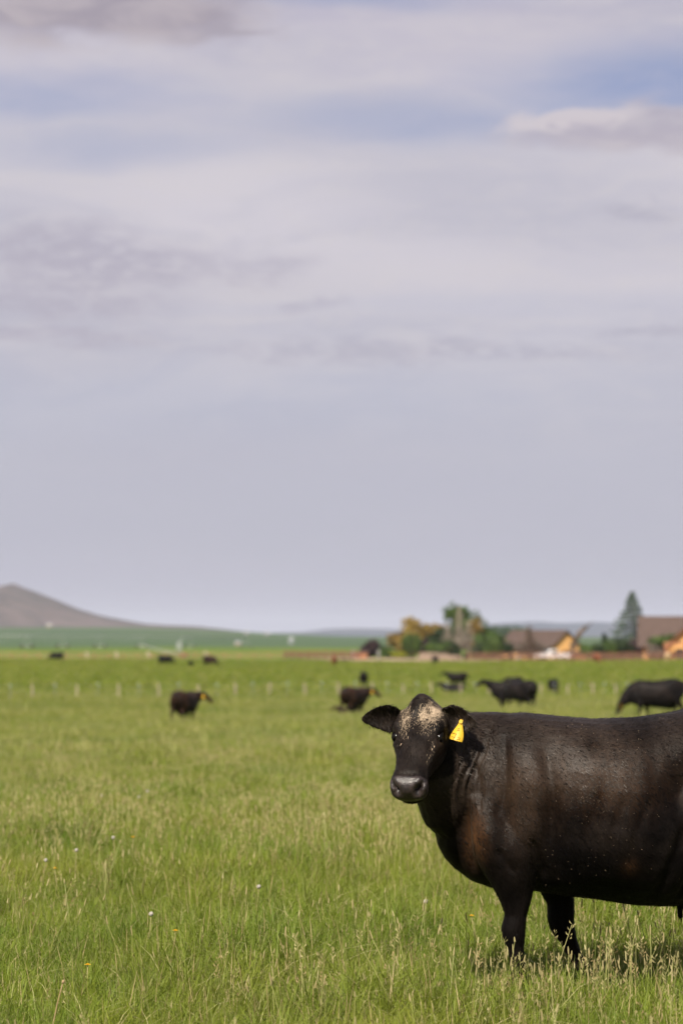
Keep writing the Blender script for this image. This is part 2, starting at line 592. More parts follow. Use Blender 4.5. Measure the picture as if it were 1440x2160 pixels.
def loft(rings, n=20):
    """rings: (centre, axis_a, axis_b_up, axis_b_down, power)"""
    V, F = [], []
    for (c, a, bu, bd, pw) in rings:
        c = Vector(c); a = Vector(a); bu = Vector(bu); bd = Vector(bd)
        for k in range(n):
            t = 2 * math.pi * k / n
            cs, sn = math.cos(t), math.sin(t)
            ca = math.copysign(abs(cs) ** (2 / pw), cs); sa = math.copysign(abs(sn) ** (2 / pw), sn)
            V.append(c + a * ca + (bu * sa if sa >= 0 else bd * (-sa)))
    m_ = len(rings)
    for i in range(m_ - 1):
        for k in range(n):
            k2 = (k + 1) % n
            F.append((i * n + k, i * n + k2, (i + 1) * n + k2, (i + 1) * n + k))
    F.append(tuple(range(n - 1, -1, -1)))
    F.append(tuple((m_ - 1) * n + k for k in range(n)))
    return V, F


def limb(mb, pts, n=14):
    """pts: (x, y, z, half fore-aft, half lateral)"""
    rings = []
    for i, (x, y, z, a, b) in enumerate(pts):
        p0 = Vector(pts[max(i - 1, 0)][:3]); p1 = Vector(pts[min(i + 1, len(pts) - 1)][:3])
        t = (p1 - p0).normalized()
        lat = Vector((0, 1, 0))
        fa = lat.cross(t).normalized()
        lat2 = t.cross(fa).normalized()
        rings.append(((x, y, z), lat2 * b, fa * a, fa * -a, 2.2))
    mb.add(*loft(rings, n))


def rot_head(phi, psi, roll=0.0):
    f = Vector((math.sin(psi) * 1.0, math.cos(psi), 0)) * math.cos(phi) + Vector((0, 0, -math.sin(phi)))
    f.normalize()
    l = Vector((0, 0, 1)).cross(f).normalized()          # the animal's left
    uu = f.cross(l).normalized()
    if roll:
        m = Matrix.Rotation(roll, 3, f)
        l = m @ l; uu = m @ uu
    return f, l, uu


TORSO = [  # x, top, bottom, half width, power
    (0.36, 0.98, 0.78, 0.06, 2.0), (0.345, 1.04, 0.715, 0.11, 2.1), (0.315, 1.12, 0.66, 0.155, 2.2), (0.27, 1.20, 0.61, 0.19, 2.3),
    (0.19, 1.275, 0.555, 0.235, 2.3), (0.08, 1.335, 0.515, 0.285, 2.3), (-0.06, 1.345, 0.505, 0.325, 2.3), (-0.22, 1.326, 0.485, 0.365, 2.35),
    (-0.40, 1.310, 0.465, 0.405, 2.35), (-0.58, 1.318, 0.438, 0.425, 2.35), (-0.76, 1.345, 0.43, 0.420, 2.35), (-0.94, 1.382, 0.475, 0.385, 2.4),
    (-1.10, 1.385, 0.585, 0.335, 2.5), (-1.26, 1.350, 0.72, 0.285, 2.5), (-1.38, 1.30, 0.83, 0.225, 2.4), (-1.45, 1.23, 0.93, 0.15, 2.2),
    (-1.485, 1.15, 1.00, 0.07, 2.0)]

HEAD = [  # s, half width, up, down, power
    (-0.065, 0.050, 0.030, 0.060, 2.0), (-0.045, 0.080, 0.068, 0.085, 1.9), (-0.005, 0.108, 0.092, 0.115, 1.95), (0.045, 0.122, 0.086, 0.140, 2.3),
    (0.10, 0.126, 0.074, 0.158, 2.6), (0.155, 0.124, 0.066, 0.166, 2.6), (0.205, 0.108, 0.060, 0.160, 2.5), (0.26, 0.093, 0.055, 0.148, 2.4),
    (0.32, 0.082, 0.051, 0.128, 2.4), (0.38, 0.076, 0.049, 0.110, 2.4), (0.425, 0.082, 0.050, 0.100, 2.5), (0.465, 0.088, 0.046, 0.094, 2.6),
    (0.495, 0.084, 0.036, 0.086, 2.6), (0.515, 0.070, 0.020, 0.070, 2.4), (0.525, 0.045, 0.004, 0.045, 2.2)]

HEAD = [(s * 0.94, w, u_, d, q) for (s, w, u_, d, q) in HEAD]

POSES = {
    'hero': dict(head=(0.432, 0.235, 1.338), phi=R(43), psi=R(17), neck=[
        (-0.04, 0.0, 1.03, 0.305, 0.36, 0.25), (0.10, 0.01, 1.045, 0.305, 0.375, 0.225), (0.20, 0.03, 1.075, 0.280, 0.375, 0.195),
        (0.285, 0.075, 1.125, 0.238, 0.34, 0.170), (0.345, 0.13, 1.195, 0.175, 0.27, 0.150), (0.390, 0.18, 1.265, 0.115, 0.20, 0.125),
        (0.42, 0.22, 1.32, 0.07, 0.13, 0.095)]),
    'graze': dict(head=(0.62, 0.0, 0.60), phi=R(72), psi=R(90), neck=[
        (-0.04, 0.0, 1.03, 0.31, 0.38, 0.25), (0.12, 0.0, 1.00, 0.30, 0.38, 0.215), (0.28, 0.0, 0.91, 0.26, 0.31, 0.18),
        (0.42, 0.0, 0.80, 0.21, 0.25, 0.15), (0.53, 0.0, 0.69, 0.16, 0.19, 0.125), (0.60, 0.0, 0.61, 0.11, 0.14, 0.105)]),
    'alert': dict(head=(0.70, 0.0, 1.40), phi=R(28), psi=R(90), neck=[
        (-0.04, 0.0, 1.03, 0.305, 0.36, 0.24), (0.14, 0.0, 1.09, 0.28, 0.36, 0.20), (0.32, 0.0, 1.17, 0.23, 0.29, 0.165),
        (0.48, 0.0, 1.26, 0.17, 0.22, 0.135), (0.62, 0.0, 1.33, 0.12, 0.16, 0.11)]),
    'turned': dict(head=(0.52, -0.30, 1.22), phi=R(40), psi=R(180 - 20), neck=[
        (-0.04, 0.0, 1.03, 0.305, 0.36, 0.24), (0.14, -0.01, 1.06, 0.28, 0.35, 0.20), (0.30, -0.08, 1.10, 0.23, 0.29, 0.165),
        (0.42, -0.17, 1.15, 0.17, 0.22, 0.135), (0.50, -0.26, 1.19, 0.12, 0.16, 0.11)]),
}


def ear(mb, base, axis, cup, L, Wd, thick=0.011, droop=0.25):
    """cupped leaf-shaped ear. axis: direction it points, cup: direction the hollow faces"""
    axis = Vector(axis).normalized()
    cup = Vector(cup); cup = (cup - axis * cup.dot(axis)).normalized()
    side = axis.cross(cup).normalized()
    NI, NJ = 13, 11
    front, back = [], []
    for i in range(NI):
        t = i / (NI - 1)
        prof = (math.sin(math.pi * (0.10 + 0.90 * t) ** 0.72)) ** 0.75 if t < 1 else 0.0
        hw = Wd * (0.05 + 0.48 * prof) * (1.0 if t < 0.97 else 0.5)
        for j in range(NJ):
            q = j / (NJ - 1) * 2 - 1
            curl = 0.42 * hw * (q * q) * (1.3 - 0.6 * t) - 0.10 * hw
            p = Vector(base) + axis * (L * t) + side * (hw * q * (1 - 0.12 * q * q)) + cup * curl - cup * 0.02 * math.sin(math.pi * t)
            p = p + Vector((0, 0, -droop * L * t * t))
            front.append(p + cup * thick * 0.5)
            back.append(p - cup * thick * (0.5 + 0.9 * (1 - t) * (1 - abs(q))))
    V = front + back
    F = []
    o = NI * NJ
    for i in range(NI - 1):
        for j in range(NJ - 1):
            a = i * NJ + j
            F.append((a, a + 1, a + NJ + 1, a + NJ))
            F.append((o + a, o + a + NJ, o + a + NJ + 1, o + a + 1))
    for i in range(NI - 1):
        for j in (0, NJ - 1):
            a = i * NJ + j
            q = (a, a + NJ, o + a + NJ, o + a)
            F.append(q if j == 0 else q[::-1])
    for j in range(NJ - 1):
        a = j; F.append((a + 1, a, o + a, o + a + 1))
        a = (NI - 1) * NJ + j; F.append((a, a + 1, o + a + 1, o + a))
    mb.add(V, F)


def remesh(mb, voxel, smooth_iter):
    me = mesh_data('tmp', mb.v, mb.f, None)
    o = bpy.data.objects.new('tmp', me)
    COL.objects.link(o)
    md = o.modifiers.new('r', 'REMESH')
    md.mode = 'VOXEL'
    md.voxel_size = voxel
    md.use_smooth_shade = True
    dg = bpy.context.evaluated_depsgraph_get()
    nm = bpy.data.meshes.new_from_object(o.evaluated_get(dg))
    bpy.data.objects.remove(o)
    nv = len(nm.vertices)
    co = np.empty(nv * 3); nm.vertices.foreach_get('co', co); co = co.reshape(-1, 3)
    ed = np.empty(len(nm.edges) * 2, int); nm.edges.foreach_get('vertices', ed); ed = ed.reshape(-1, 2)
    deg = np.bincount(ed.ravel(), minlength=nv).astype(float)[:, None]
    for it in range(smooth_iter):
        acc = np.zeros_like(co)
        np.add.at(acc, ed[:, 0], co[ed[:, 1]])
        np.add.at(acc, ed[:, 1], co[ed[:, 0]])
        lap = acc / deg - co
        co = co + lap * (0.55 if it % 2 == 0 else -0.30)
    return nm, co


def normals_of(me, co):
    me.vertices.foreach_set('co', co.ravel())
    me.update()
    n = np.empty(len(co) * 3)
    me.vertex_normals.foreach_get('vector', n)
    return n.reshape(-1, 3)


def build_cow(pose, voxel=0.03, smooth_iter=4, lying=False, hero=False, mat=None, name='cow_body'):
    ps = POSES[pose]
    drop = 0.47 if lying else 0.0
    mb = MB()
    tr = []
    for (x, zt, zb, w, pw) in TORSO:
        zc = zb + (zt - zb) * 0.52
        if lying:
            w *= 1.08
        tr.append(((x, 0, zc), (0, w, 0), (0, 0, zt - zc), (0, 0, zb - zc), pw))
    mb.add(*loft(tr, 36))
    nk = []
    for i, (x, y, z, up, dn, lat) in enumerate(ps['neck']):
        p0 = Vector(ps['neck'][max(i - 1, 0)][:3]); p1 = Vector(ps['neck'][min(i + 1, len(ps['neck']) - 1)][:3])
        t = (p1 - p0).normalized()
        a = Vector((0, 0, 1)).cross(t).normalized()
        b = t.cross(a).normalized()
        if b.z < 0: b = -b
        b = (b + Vector((0, 0, 0.6))).normalized()
        nk.append(((x, y, z), a * lat, b * up, b * -dn, 2.2))
    mb.add(*loft(nk, 24))
    f, l, uu = rot_head(ps['phi'], ps['psi'])
    H = Vector(ps['head'])
    hd = [(H + f * s, l * w, uu * up, uu * -dn, pw) for (s, w, up, dn, pw) in HEAD]
    mb.add(*loft(hd, 30))
    # lower lip / chin
    mb.add(*loft([(H + f * s + uu * -0.088, l * w, uu * 0.03, uu * -d, 2.2) for (s, w, d) in
                  ((0.28, 0.03, 0.02), (0.34, 0.050, 0.026), (0.40, 0.058, 0.031), (0.435, 0.056, 0.031), (0.458, 0.040, 0.020), (0.468, 0.02, 0.01))], 16))
    # ears
    for sgn in (1, -1):
        if hero:
            if sgn > 0:
                ax = l * 0.85 - f * 0.05 + uu * -0.05 + Vector((-0.05, -0.10, 0.02)); L = 0.165
                cup = f * 0.45 + uu * 0.45 + Vector((0.25, 0.6, -0.10))
            else:
                ax = l * -1.0 - f * 0.10 + uu * 0.0 + Vector((0.0, -0.10, 0.03)); L = 0.215
                cup = f * 0.7 + uu * 0.35 + Vector((0, 0.3, -0.12))
        else:
            ax = l * sgn - f * 0.2; cup = f + uu * 0.3; L = 0.18
        bp = H + f * 0.035 + l * (sgn * 0.088) + uu * 0.012
        ear(mb, bp, ax, cup, L, 0.145 if hero else 0.125, thick=0.013 if hero else 0.03, droop=0.12)
    # legs
    if not lying:
        ny, nx = 0.185, 0.0
        limb(mb, [(0.03, 0.10, 1.20, 0.03, 0.02), (0.06, 0.14, 1.08, 0.12, 0.075), (0.09, 0.165, 0.94, 0.16, 0.10), (0.07, 0.185, 0.80, 0.165, 0.115), (0.03, 0.19, 0.68, 0.145, 0.11), (0.01, 0.19, 0.58, 0.112, 0.092),
                  (0.0, 0.19, 0.48, 0.074, 0.066), (0.0, 0.19, 0.41, 0.053, 0.050), (0.012, 0.19, 0.345, 0.058, 0.055), (0.010, 0.19, 0.315, 0.055, 0.053), (0.0, 0.19, 0.255, 0.037, 0.037),
                  (-0.005, 0.19, 0.20, 0.034, 0.034), (-0.008, 0.19, 0.13, 0.040, 0.038), (0.0, 0.19, 0.10, 0.045, 0.042), (0.022, 0.19, 0.06, 0.042, 0.045),
                  (0.035, 0.19, 0.035, 0.055, 0.053), (0.045, 0.19, -0.01, 0.068, 0.06)])
        limb(mb, [(0.03, -0.10, 1.18, 0.03, 0.02), (0.05, -0.15, 1.04, 0.12, 0.075), (0.05, -0.17, 0.90, 0.155, 0.10), (-0.06, -0.185, 0.74, 0.15, 0.11), (-0.17, -0.19, 0.62, 0.118, 0.09), (-0.235, -0.19, 0.52, 0.085, 0.075),
                  (-0.262, -0.19, 0.43, 0.068, 0.062), (-0.262, -0.19, 0.355, 0.066, 0.060), (-0.268, -0.19, 0.315, 0.060, 0.056), (-0.300, -0.19, 0.245, 0.040, 0.040),
                  (-0.325, -0.19, 0.18, 0.033, 0.034), (-0.345, -0.19, 0.12, 0.042, 0.040), (-0.35, -0.19, 0.09, 0.045, 0.042), (-0.335, -0.19, 0.05, 0.042, 0.045),
                  (-0.32, -0.19, 0.03, 0.055, 0.053), (-0.31, -0.19, -0.01, 0.066, 0.06)])
        for sgn, ox in ((1, 0.0), (-1, 0.16)):
            limb(mb, [(-1.20 + ox * 0.2, 0.10 * sgn, 1.28, 0.05, 0.03), (-1.20 + ox * 0.2, 0.15 * sgn, 1.10, 0.21, 0.13), (-1.17 + ox * 0.3, 0.19 * sgn, 0.92, 0.235, 0.14), (-1.13 + ox * 0.5, 0.215 * sgn, 0.78, 0.20, 0.12),
                      (-1.17 + ox * 0.7, 0.215 * sgn, 0.66, 0.135, 0.088), (-1.26 + ox, 0.205 * sgn, 0.55, 0.085, 0.062), (-1.325 + ox, 0.20 * sgn, 0.475, 0.067, 0.052),
                      (-1.33 + ox, 0.20 * sgn, 0.42, 0.058, 0.046), (-1.31 + ox, 0.20 * sgn, 0.32, 0.040, 0.038), (-1.29 + ox, 0.20 * sgn, 0.20, 0.037, 0.036),
                      (-1.285 + ox, 0.20 * sgn, 0.12, 0.045, 0.042), (-1.265 + ox, 0.20 * sgn, 0.07, 0.042, 0.045), (-1.25 + ox, 0.20 * sgn, 0.035, 0.056, 0.053),
                      (-1.24 + ox, 0.20 * sgn, -0.01, 0.068, 0.06)])
        # udder and teats
        mb.add(*loft([((x, 0, 0.56), (0, w, 0), (0, 0, 0.10), (0, 0, -d), 2.2) for (x, w, d) in
                      ((-0.72, 0.04, 0.05), (-0.78, 0.10, 0.105), (-0.88, 0.135, 0.15), (-1.0, 0.14, 0.165), (-1.1, 0.11, 0.13), (-1.16, 0.05, 0.06))], 16))
        for tx in (-0.815, -0.97):
            for ty in (-0.075, 0.085):
                mb.tube([(tx, ty, 0.47), (tx - 0.003, ty * 1.05, 0.425), (tx - 0.006, ty * 1.08, 0.375), (tx - 0.008, ty * 1.1, 0.355)], [0.026, 0.019, 0.015, 0.010], 8)
    else:
        for sgn in (1, -1):
            limb(mb, [(0.06, 0.20 * sgn, 0.80, 0.16, 0.11), (0.10, 0.26 * sgn, 0.62, 0.12, 0.10), (0.28, 0.27 * sgn, 0.53, 0.075, 0.07), (0.33, 0.25 * sgn, 0.51, 0.06, 0.06),
                      (0.20, 0.22 * sgn, 0.495, 0.045, 0.05), (0.05, 0.2 * sgn, 0.49, 0.045, 0.05)])
            limb(mb, [(-1.15, 0.20 * sgn, 0.95, 0.22, 0.15), (-1.02, 0.34 * sgn, 0.74, 0.20, 0.13), (-0.85, 0.40 * sgn, 0.60, 0.12, 0.10), (-0.98, 0.42 * sgn, 0.52, 0.07, 0.07),
                      (-0.72, 0.42 * sgn, 0.50, 0.05, 0.05), (-0.58, 0.42 * sgn, 0.49, 0.05, 0.05)])
    # tail
    mb.tube([(-1.42, 0, 1.28), (-1.49, 0.0, 1.20), (-1.52, 0.01, 1.02), (-1.53, 0.02, 0.80), (-1.535, 0.02, 0.60), (-1.53, 0.03, 0.50)], [0.045, 0.035, 0.026, 0.024, 0.034, 0.015], 8)
    for sgn in (1, -1):                                        # hip hooks
        if hero or not lying:
            mb.add(*loft([((-1.02 + dx, 0.25 * sgn, 1.235), (0, 0.085 * s, 0), (0, 0, 0.085 * s), (0, 0, -0.13 * s), 2.0) for (dx, s) in ((0.16, 0.25), (0.08, 0.85), (0, 1), (-0.1, 0.8), (-0.2, 0.3))], 12))
    me, co = remesh(mb, voxel, smooth_iter)
    return me, co, (f, l, uu, H), drop


def gauss(co, c, r):
    d = (co - np.array(c)) / np.array(r)
    return np.exp(-(d * d).sum(1))


def finish(me, co, mat, attrs=None):
    me.vertices.foreach_set('co', co.ravel())
    me.materials.clear()
    me.materials.append(mat)
    for k, a in (attrs or {}).items():
        at_ = me.attributes.get(k) or me.attributes.new(k, 'FLOAT', 'POINT')
        at_.data.foreach_set('value', a.astype(np.float32))
    me.polygons.foreach_set('use_smooth', [True] * len(me.polygons))
    me.update()
    return me


# ---------------- the near cow
COW_D = 11.5
COW_YAW = math.pi + R(3)
cow = empty('cow', (0.80, COW_D, 0.0), COW_YAW)
tag(cow, 'large black cow in the foreground turning its dusty face to the camera', 'cow')
me, co, (hf, hl, hu, HH), _ = build_cow('hero', 0.0075, 6, hero=True)
hf_, hl_, hu_, HH_ = (np.array(q) for q in (hf, hl, hu, HH))


def hloc(c):
    d = c - HH_
    return np.stack([d @ hf_ / 0.94, d @ hl_, d @ hu_], -1)      # s, l, u


n = normals_of(me, co)
hc = hloc(co)
in_head = _sm(hc[:, 0], -0.02, 0.06) * (np.abs(hc[:, 1]) < 0.16) * (np.abs(hc[:, 2] + 0.03) < 0.2)
disp = np.zeros(len(co))


def hg(s, l_, u_, r):
    return gauss(hc, (s, l_, u_), r)


for sg in (1, -1):
    disp += 0.017 * hg(0.125, sg * 0.100, 0.058, (0.035, 0.03, 0.03))            # brow
    disp -= 0.020 * hg(0.172, sg * 0.118, 0.022, (0.024, 0.03, 0.017))           # eye socket
    disp += 0.007 * hg(0.205, sg * 0.112, 0.000, (0.03, 0.03, 0.02))             # cheekbone
    disp -= 0.013 * hg(0.26, sg * 0.078, 0.040, (0.05, 0.02, 0.03))              # hollow beside the nose bone
    disp -= 0.010 * hg(0.33, sg * 0.085, -0.06, (0.06, 0.03, 0.04))              # cheek hollow
    disp += 0.012 * hg(0.22, sg * 0.10, -0.10, (0.07, 0.05, 0.05))               # jaw muscle
    disp += 0.010 * hg(0.475, sg * 0.052, 0.030, (0.03, 0.020, 0.02))            # nostril wing
    disp -= 0.050 * hg(0.505, sg * 0.050, 0.003, (0.035, 0.0145, 0.018))          # nostril
    disp -= 0.034 * hg(0.490, sg * 0.066, 0.020, (0.03, 0.011, 0.014))           # its comma-shaped slit
    disp += 0.006 * hg(0.50, sg * 0.050, -0.030, (0.03, 0.03, 0.014))            # upper lip
disp += 0.030 * hg(-0.02, 0, 0.095, (0.05, 0.045, 0.05))
for sg in (1, -1):
    disp -= 0.014 * hg(-0.02, sg * 0.085, 0.06, (0.05, 0.04, 0.05))                          # poll
disp -= 0.010 * hg(0.11, 0, 0.08, (0.06, 0.03, 0.03))
disp += 0.006 * hg(0.28, 0, 0.06, (0.10, 0.03, 0.03))
disp -= 0.006 * hg(0.445, 0, 0.055, (0.012, 0.08, 0.02))                         # crease above the nose pad
disp -= 0.016 * hg(0.49, 0, -0.073, (0.05, 0.11, 0.007)) * (hc[:, 0] > 0.3)      # mouth line
# body modelling
x, y, z = co.T
near = y > 0.02
disp += 0.018 * gauss(co, (0.13, 0.28, 0.77), (0.10, 0.25, 0.14))                # point of shoulder
disp -= 0.016 * gauss(co, (0.245, 0.20, 0.78), (0.035, 0.25, 0.16))              # groove between shoulder and brisket
disp += 0.014 * gauss(co, (-0.01, 0.30, 0.72), (0.07, 0.25, 0.14))               # triceps
disp -= 0.014 * gauss(co, (0.055, 0.30, 0.86), (0.035, 0.25, 0.13))
disp -= 0.030 * gauss(co, (-0.145, 0.34, 0.78), (0.055, 0.25, 0.24))             # groove behind the shoulder
disp += 0.018 * gauss(co, (-0.04, 0.30, 1.10), (0.08, 0.25, 0.17))               # shoulder blade
disp -= 0.016 * gauss(co, (0.085, 0.26, 1.06), (0.04, 0.25, 0.20))
disp -= 0.012 * gauss(co, (-0.155, 0.34, 1.16), (0.05, 0.25, 0.10))
disp += 0.022 * gauss(co, (-0.46, 0.42, 0.72), (0.26, 0.3, 0.18))                # barrel
disp -= 0.050 * gauss(co, (-0.76, 0.42, 1.02), (0.13, 0.3, 0.14))                # hollow in front of the hip
disp += 0.016 * gauss(co, (-0.92, 0.34, 1.24), (0.09, 0.3, 0.07))
disp -= 0.022 * gauss(co, (-0.78, 0.38, 0.62), (0.07, 0.3, 0.12))                # flank fold
disp += 0.018 * gauss(co, (-0.68, 0.42, 0.60), (0.06, 0.3, 0.12))


def crease(p0, p1, w, depth):
    (ax, az), (bx, bz) = p0, p1
    t = np.clip(((x - ax) * (bx - ax) + (z - az) * (bz - az)) / ((bx - ax) ** 2 + (bz - az) ** 2), 0, 1)
    d = np.hypot(x - (ax + t * (bx - ax)) + 0.012 * np.sin(z * 14), z - (az + t * (bz - az)))
    e_ = np.minimum(t, 1 - t)
    return -depth * np.exp(-(d / w) ** 2) * _sm(e_, -0.02, 0.25) * (y > 0.03) * (1 - np.clip(in_head, 0, 1))


for a_c in (((-0.115, 0.56), (-0.07, 0.80), 0.016, 0.018), ((0.20, 0.58), (0.235, 0.95), 0.018, 0.016), ((0.10, 0.84), (0.03, 1.28), 0.020, 0.012), ((-0.155, 0.70), (-0.12, 1.22), 0.030, 0.014),
            ((-0.60, 0.48), (-0.80, 0.88), 0.030, 0.020), ((-0.72, 0.47), (-0.84, 0.72), 0.018, 0.012), ((0.02, 0.60), (0.10, 0.74), 0.016, 0.010), ((-0.30, 0.70), (-0.36, 1.02), 0.022, 0.005),
            ((-0.40, 0.66), (-0.47, 1.00), 0.022, 0.006), ((-0.50, 0.64), (-0.58, 0.98), 0.022, 0.006), ((0.17, 0.88), (0.20, 1.15), 0.013, 0.008), ((-0.82, 1.22), (-0.70, 0.92), 0.035, 0.014)):
    disp += crease(*a_c)
tors = _sm(-x, 0.16, 0.3) * (1 - _sm(-x, 0.7, 0.85)) * _sm(z, 0.62, 0.75) * (1 - _sm(z, 1.08, 1.22))
disp += 0.0011 * np.sin((x + 0.25 * (z - 0.9) ** 2) * 2 * np.pi / 0.095 + 1.0 + 0.8 * np.sin(z * 9)) * tors      # faint ribs
# folds of skin on the neck behind the jaw
nk = _sm(x, 0.08, 0.17) * (1 - _sm(x, 0.30, 0.40)) * _sm(z, 0.80, 1.05) * (1 - _sm(z, 1.16, 1.32)) * (y > -0.02) * (1 - np.clip(in_head, 0, 1))
ph = (x + 0.16 * (z - 1.05) + 0.02 * np.sin(z * 17))
disp += 0.0050 * np.sin(ph * 2 * np.pi / 0.041 + 1.5 * np.sin(z * 6)) * nk * (0.45 + 0.55 * np.sin(x * 23 + z * 7 + 1.0)) + 0.0022 * np.sin(ph * 2 * np.pi / 0.024 + 2) * nk
lump = 0.0045 * fbm(x * 9, z * 9 + y * 7, 11, 5)
disp += lump * (1 - np.clip(in_head, 0, 1))
co2 = co + n * disp[:, None]
hc = hloc(co2)
n = normals_of(me, co2)
inh = (np.abs(hc[:, 1]) < 0.15) & (hc[:, 0] > -0.06) & (hc[:, 0] < 0.56) & (hc[:, 2] > -0.2) & (hc[:, 2] < 0.12)
face = inh & ((n @ hu_) > 0.15)
dustv = 1.0 * hg(0.045, 0.075, 0.080, (0.085, 0.052, 0.10)) + 0.8 * hg(0.10, -0.060, 0.075, (0.085, 0.034, 0.10)) + 0.55 * hg(0.02, -0.085, 0.07, (0.03, 0.02, 0.1)) \
    + 0.7 * hg(0.075, 0.012, 0.08, (0.035, 0.022, 0.1)) + 0.42 * hg(0.15, 0.03, 0.07, (0.07, 0.04, 0.1)) + 0.40 * hg(0.28, 0.075, 0.03, (0.12, 0.018, 0.05)) + 0.25 * hg(0.22, -0.05, 0.06, (0.06, 0.02, 0.1))
dustv = np.clip(dustv, 0, 1) * face
dustv += (np.clip(0.30 * gauss(co2, (-0.35, 0.45, 1.0), (0.25, 0.4, 0.2)), 0, 1)) * (~inh)
skinv = np.clip(_sm(hc[:, 0], 0.445, 0.47) * _sm(hc[:, 2], -0.075, -0.05) * inh, 0, 1)
x, y, z = co2.T
brownv = 0.8 * gauss(co2, (0.195, 0.22, 0.76), (0.04, 0.3, 0.13)) + 0.22 * gauss(co2, (-0.40, 0.4, 1.05), (0.28, 0.4, 0.16)) + 0.35 * gauss(co2, (-0.50, 0.4, 0.64), (0.035, 0.4, 0.04)) \
    + 0.35 * gauss(co2, (-0.82, 0.4, 0.90), (0.05, 0.4, 0.22)) + 0.30 * hg(0.22, 0.11, -0.02, (0.05, 0.03, 0.03)) + 0.15 * gauss(co2, (0.0, 0.3, 0.95), (0.12, 0.4, 0.2))
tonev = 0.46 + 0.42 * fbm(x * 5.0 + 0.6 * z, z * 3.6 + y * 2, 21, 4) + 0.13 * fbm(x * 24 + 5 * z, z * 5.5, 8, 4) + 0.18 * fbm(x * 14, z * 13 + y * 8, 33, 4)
tonev += 0.30 * gauss(co2, (-0.17, 0.4, 1.10), (0.16, 0.5, 0.15)) + 0.25 * gauss(co2, (-0.50, 0.4, 1.06), (0.16, 0.5, 0.14)) + 0.25 * gauss(co2, (-0.82, 0.4, 1.0), (0.06, 0.5, 0.2))  # painted highlights: behind the shoulder, on the ribs, before the hip
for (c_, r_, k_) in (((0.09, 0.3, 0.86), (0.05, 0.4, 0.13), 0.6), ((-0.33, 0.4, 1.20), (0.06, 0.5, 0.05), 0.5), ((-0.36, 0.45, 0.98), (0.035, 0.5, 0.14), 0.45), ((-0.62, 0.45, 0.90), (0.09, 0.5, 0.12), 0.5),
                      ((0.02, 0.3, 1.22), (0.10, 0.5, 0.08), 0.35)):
    tonev -= k_ * gauss(co2, c_, r_)  # dark coat patches, with neck and flank-hollow shade painted in
tonev *= 0.15 + 0.85 * _sm(z, 0.60, 1.02)  # shade of the underside painted into the coat: tone falls towards the belly
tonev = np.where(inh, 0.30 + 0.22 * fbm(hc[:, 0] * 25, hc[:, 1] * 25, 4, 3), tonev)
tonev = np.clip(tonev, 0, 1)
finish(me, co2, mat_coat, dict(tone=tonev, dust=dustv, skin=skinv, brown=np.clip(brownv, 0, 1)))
me.name = 'cow_body'
body = link('body', me, cow)

# eyes
for sg in (1, -1):
    bm = bmesh.new()
    bmesh.ops.create_uvsphere(bm, u_segments=20, v_segments=12, radius=0.0180)
    em = bpy.data.meshes.new('eye'); bm.to_mesh(em); bm.free()
    em.materials.append(mat_eye)
    em.polygons.foreach_set('use_smooth', [True] * len(em.polygons))
    e = link('eye', em, cow)
    e.location = HH + hf * 0.160 + hl * (sg * 0.1005) + hu * 0.020
    # eyelashes / lids
    lid = MB()
    for up in (1, -1):
        pts = []
        for k in range(9):
            t = math.pi * k / 8
            pts.append(HH + hf * (0.160 - 0.024 * math.cos(t)) + hl * (sg * (0.1075 + 0.006 * math.sin(t))) + hu * (0.021 + up * (0.0095 if up > 0 else 0.0115) * math.sin(t)))
        lid.tube(pts, [0.003] + [0.0072 if up > 0 else 0.0045] * 7 + [0.003], 6)
    lid.build('eyelid', mat_coat, cow, True)

# coat hair: short tufts lying along the coat
nv = len(co2)
fc = np.empty(len(me.loops), int); me.loops.foreach_get('vertex_index', fc)
quads = fc.reshape(-1, 4) if len(fc) == 4 * len(me.polygons) else None
if quads is None:
    me.calc_loop_triangles()
    tri = np.empty(len(me.loop_triangles) * 3, int); me.loop_triangles.foreach_get('vertices', tri); tri = tri.reshape(-1, 3)
    cen = co2[tri].mean(1); ci = tri[:, 0]
else:
    cen = co2[quads].mean(1); ci = quads[:, 0]
nn = normals_of(me, co2)
hsel = rng.integers(0, len(cen), 210000)
hp = cen[hsel] + rng.normal(0, 0.003, (len(hsel), 3)); hn = nn[ci[hsel]]
hci = ci[hsel]
keep = (skinv[hci] < 0.3)
hch = hloc(hp)
eye_zone = (np.abs(hch[:, 0] - 0.17) < 0.026) & (np.abs(np.abs(hch[:, 1]) - 0.108) < 0.022) & (np.abs(hch[:, 2] - 0.021) < 0.016)
keep &= ~eye_zone
hp, hn, hci, hch = hp[keep], hn[keep], hci[keep], hch[keep]
N = len(hp)
fl_ = np.tile(np.array([-0.75, 0.0, -0.65]), (N, 1))
legm = hp[:, 2] < 0.55
fl_[legm] = (-0.1, 0, -1)
hm = (hch[:, 0] > 0.02) & (np.abs(hch[:, 1]) < 0.16) & (hch[:, 0] < 0.55) & (np.abs(hch[:, 2]) < 0.2)
fl_[hm] = hf_
fl_ += rng.normal(0, 0.28, (N, 3))
fl_ -= hn * (fl_ * hn).sum(1)[:, None]
fl_ /= np.linalg.norm(fl_, axis=1)[:, None] + 1e-9
sd = np.cross(hn, fl_)
Ln = rng.uniform(0.008, 0.017, N)
poll = (hch[:, 0] < 0.05) & (hch[:, 0] > -0.08) & (hch[:, 2] > 0.045) & (np.abs(hch[:, 1]) < 0.08)
Ln[poll] *= 2.4
earm = (np.abs(hch[:, 1]) > 0.125) & (hch[:, 0] < 0.14) & (hch[:, 0] > -0.3) & (np.abs(hch[:, 2]) < 0.2) & (hp[:, 0] > 0.10)
lift = rng.uniform(0.03, 0.18, N)
lift[earm] = rng.uniform(0.3, 1.0, earm.sum())
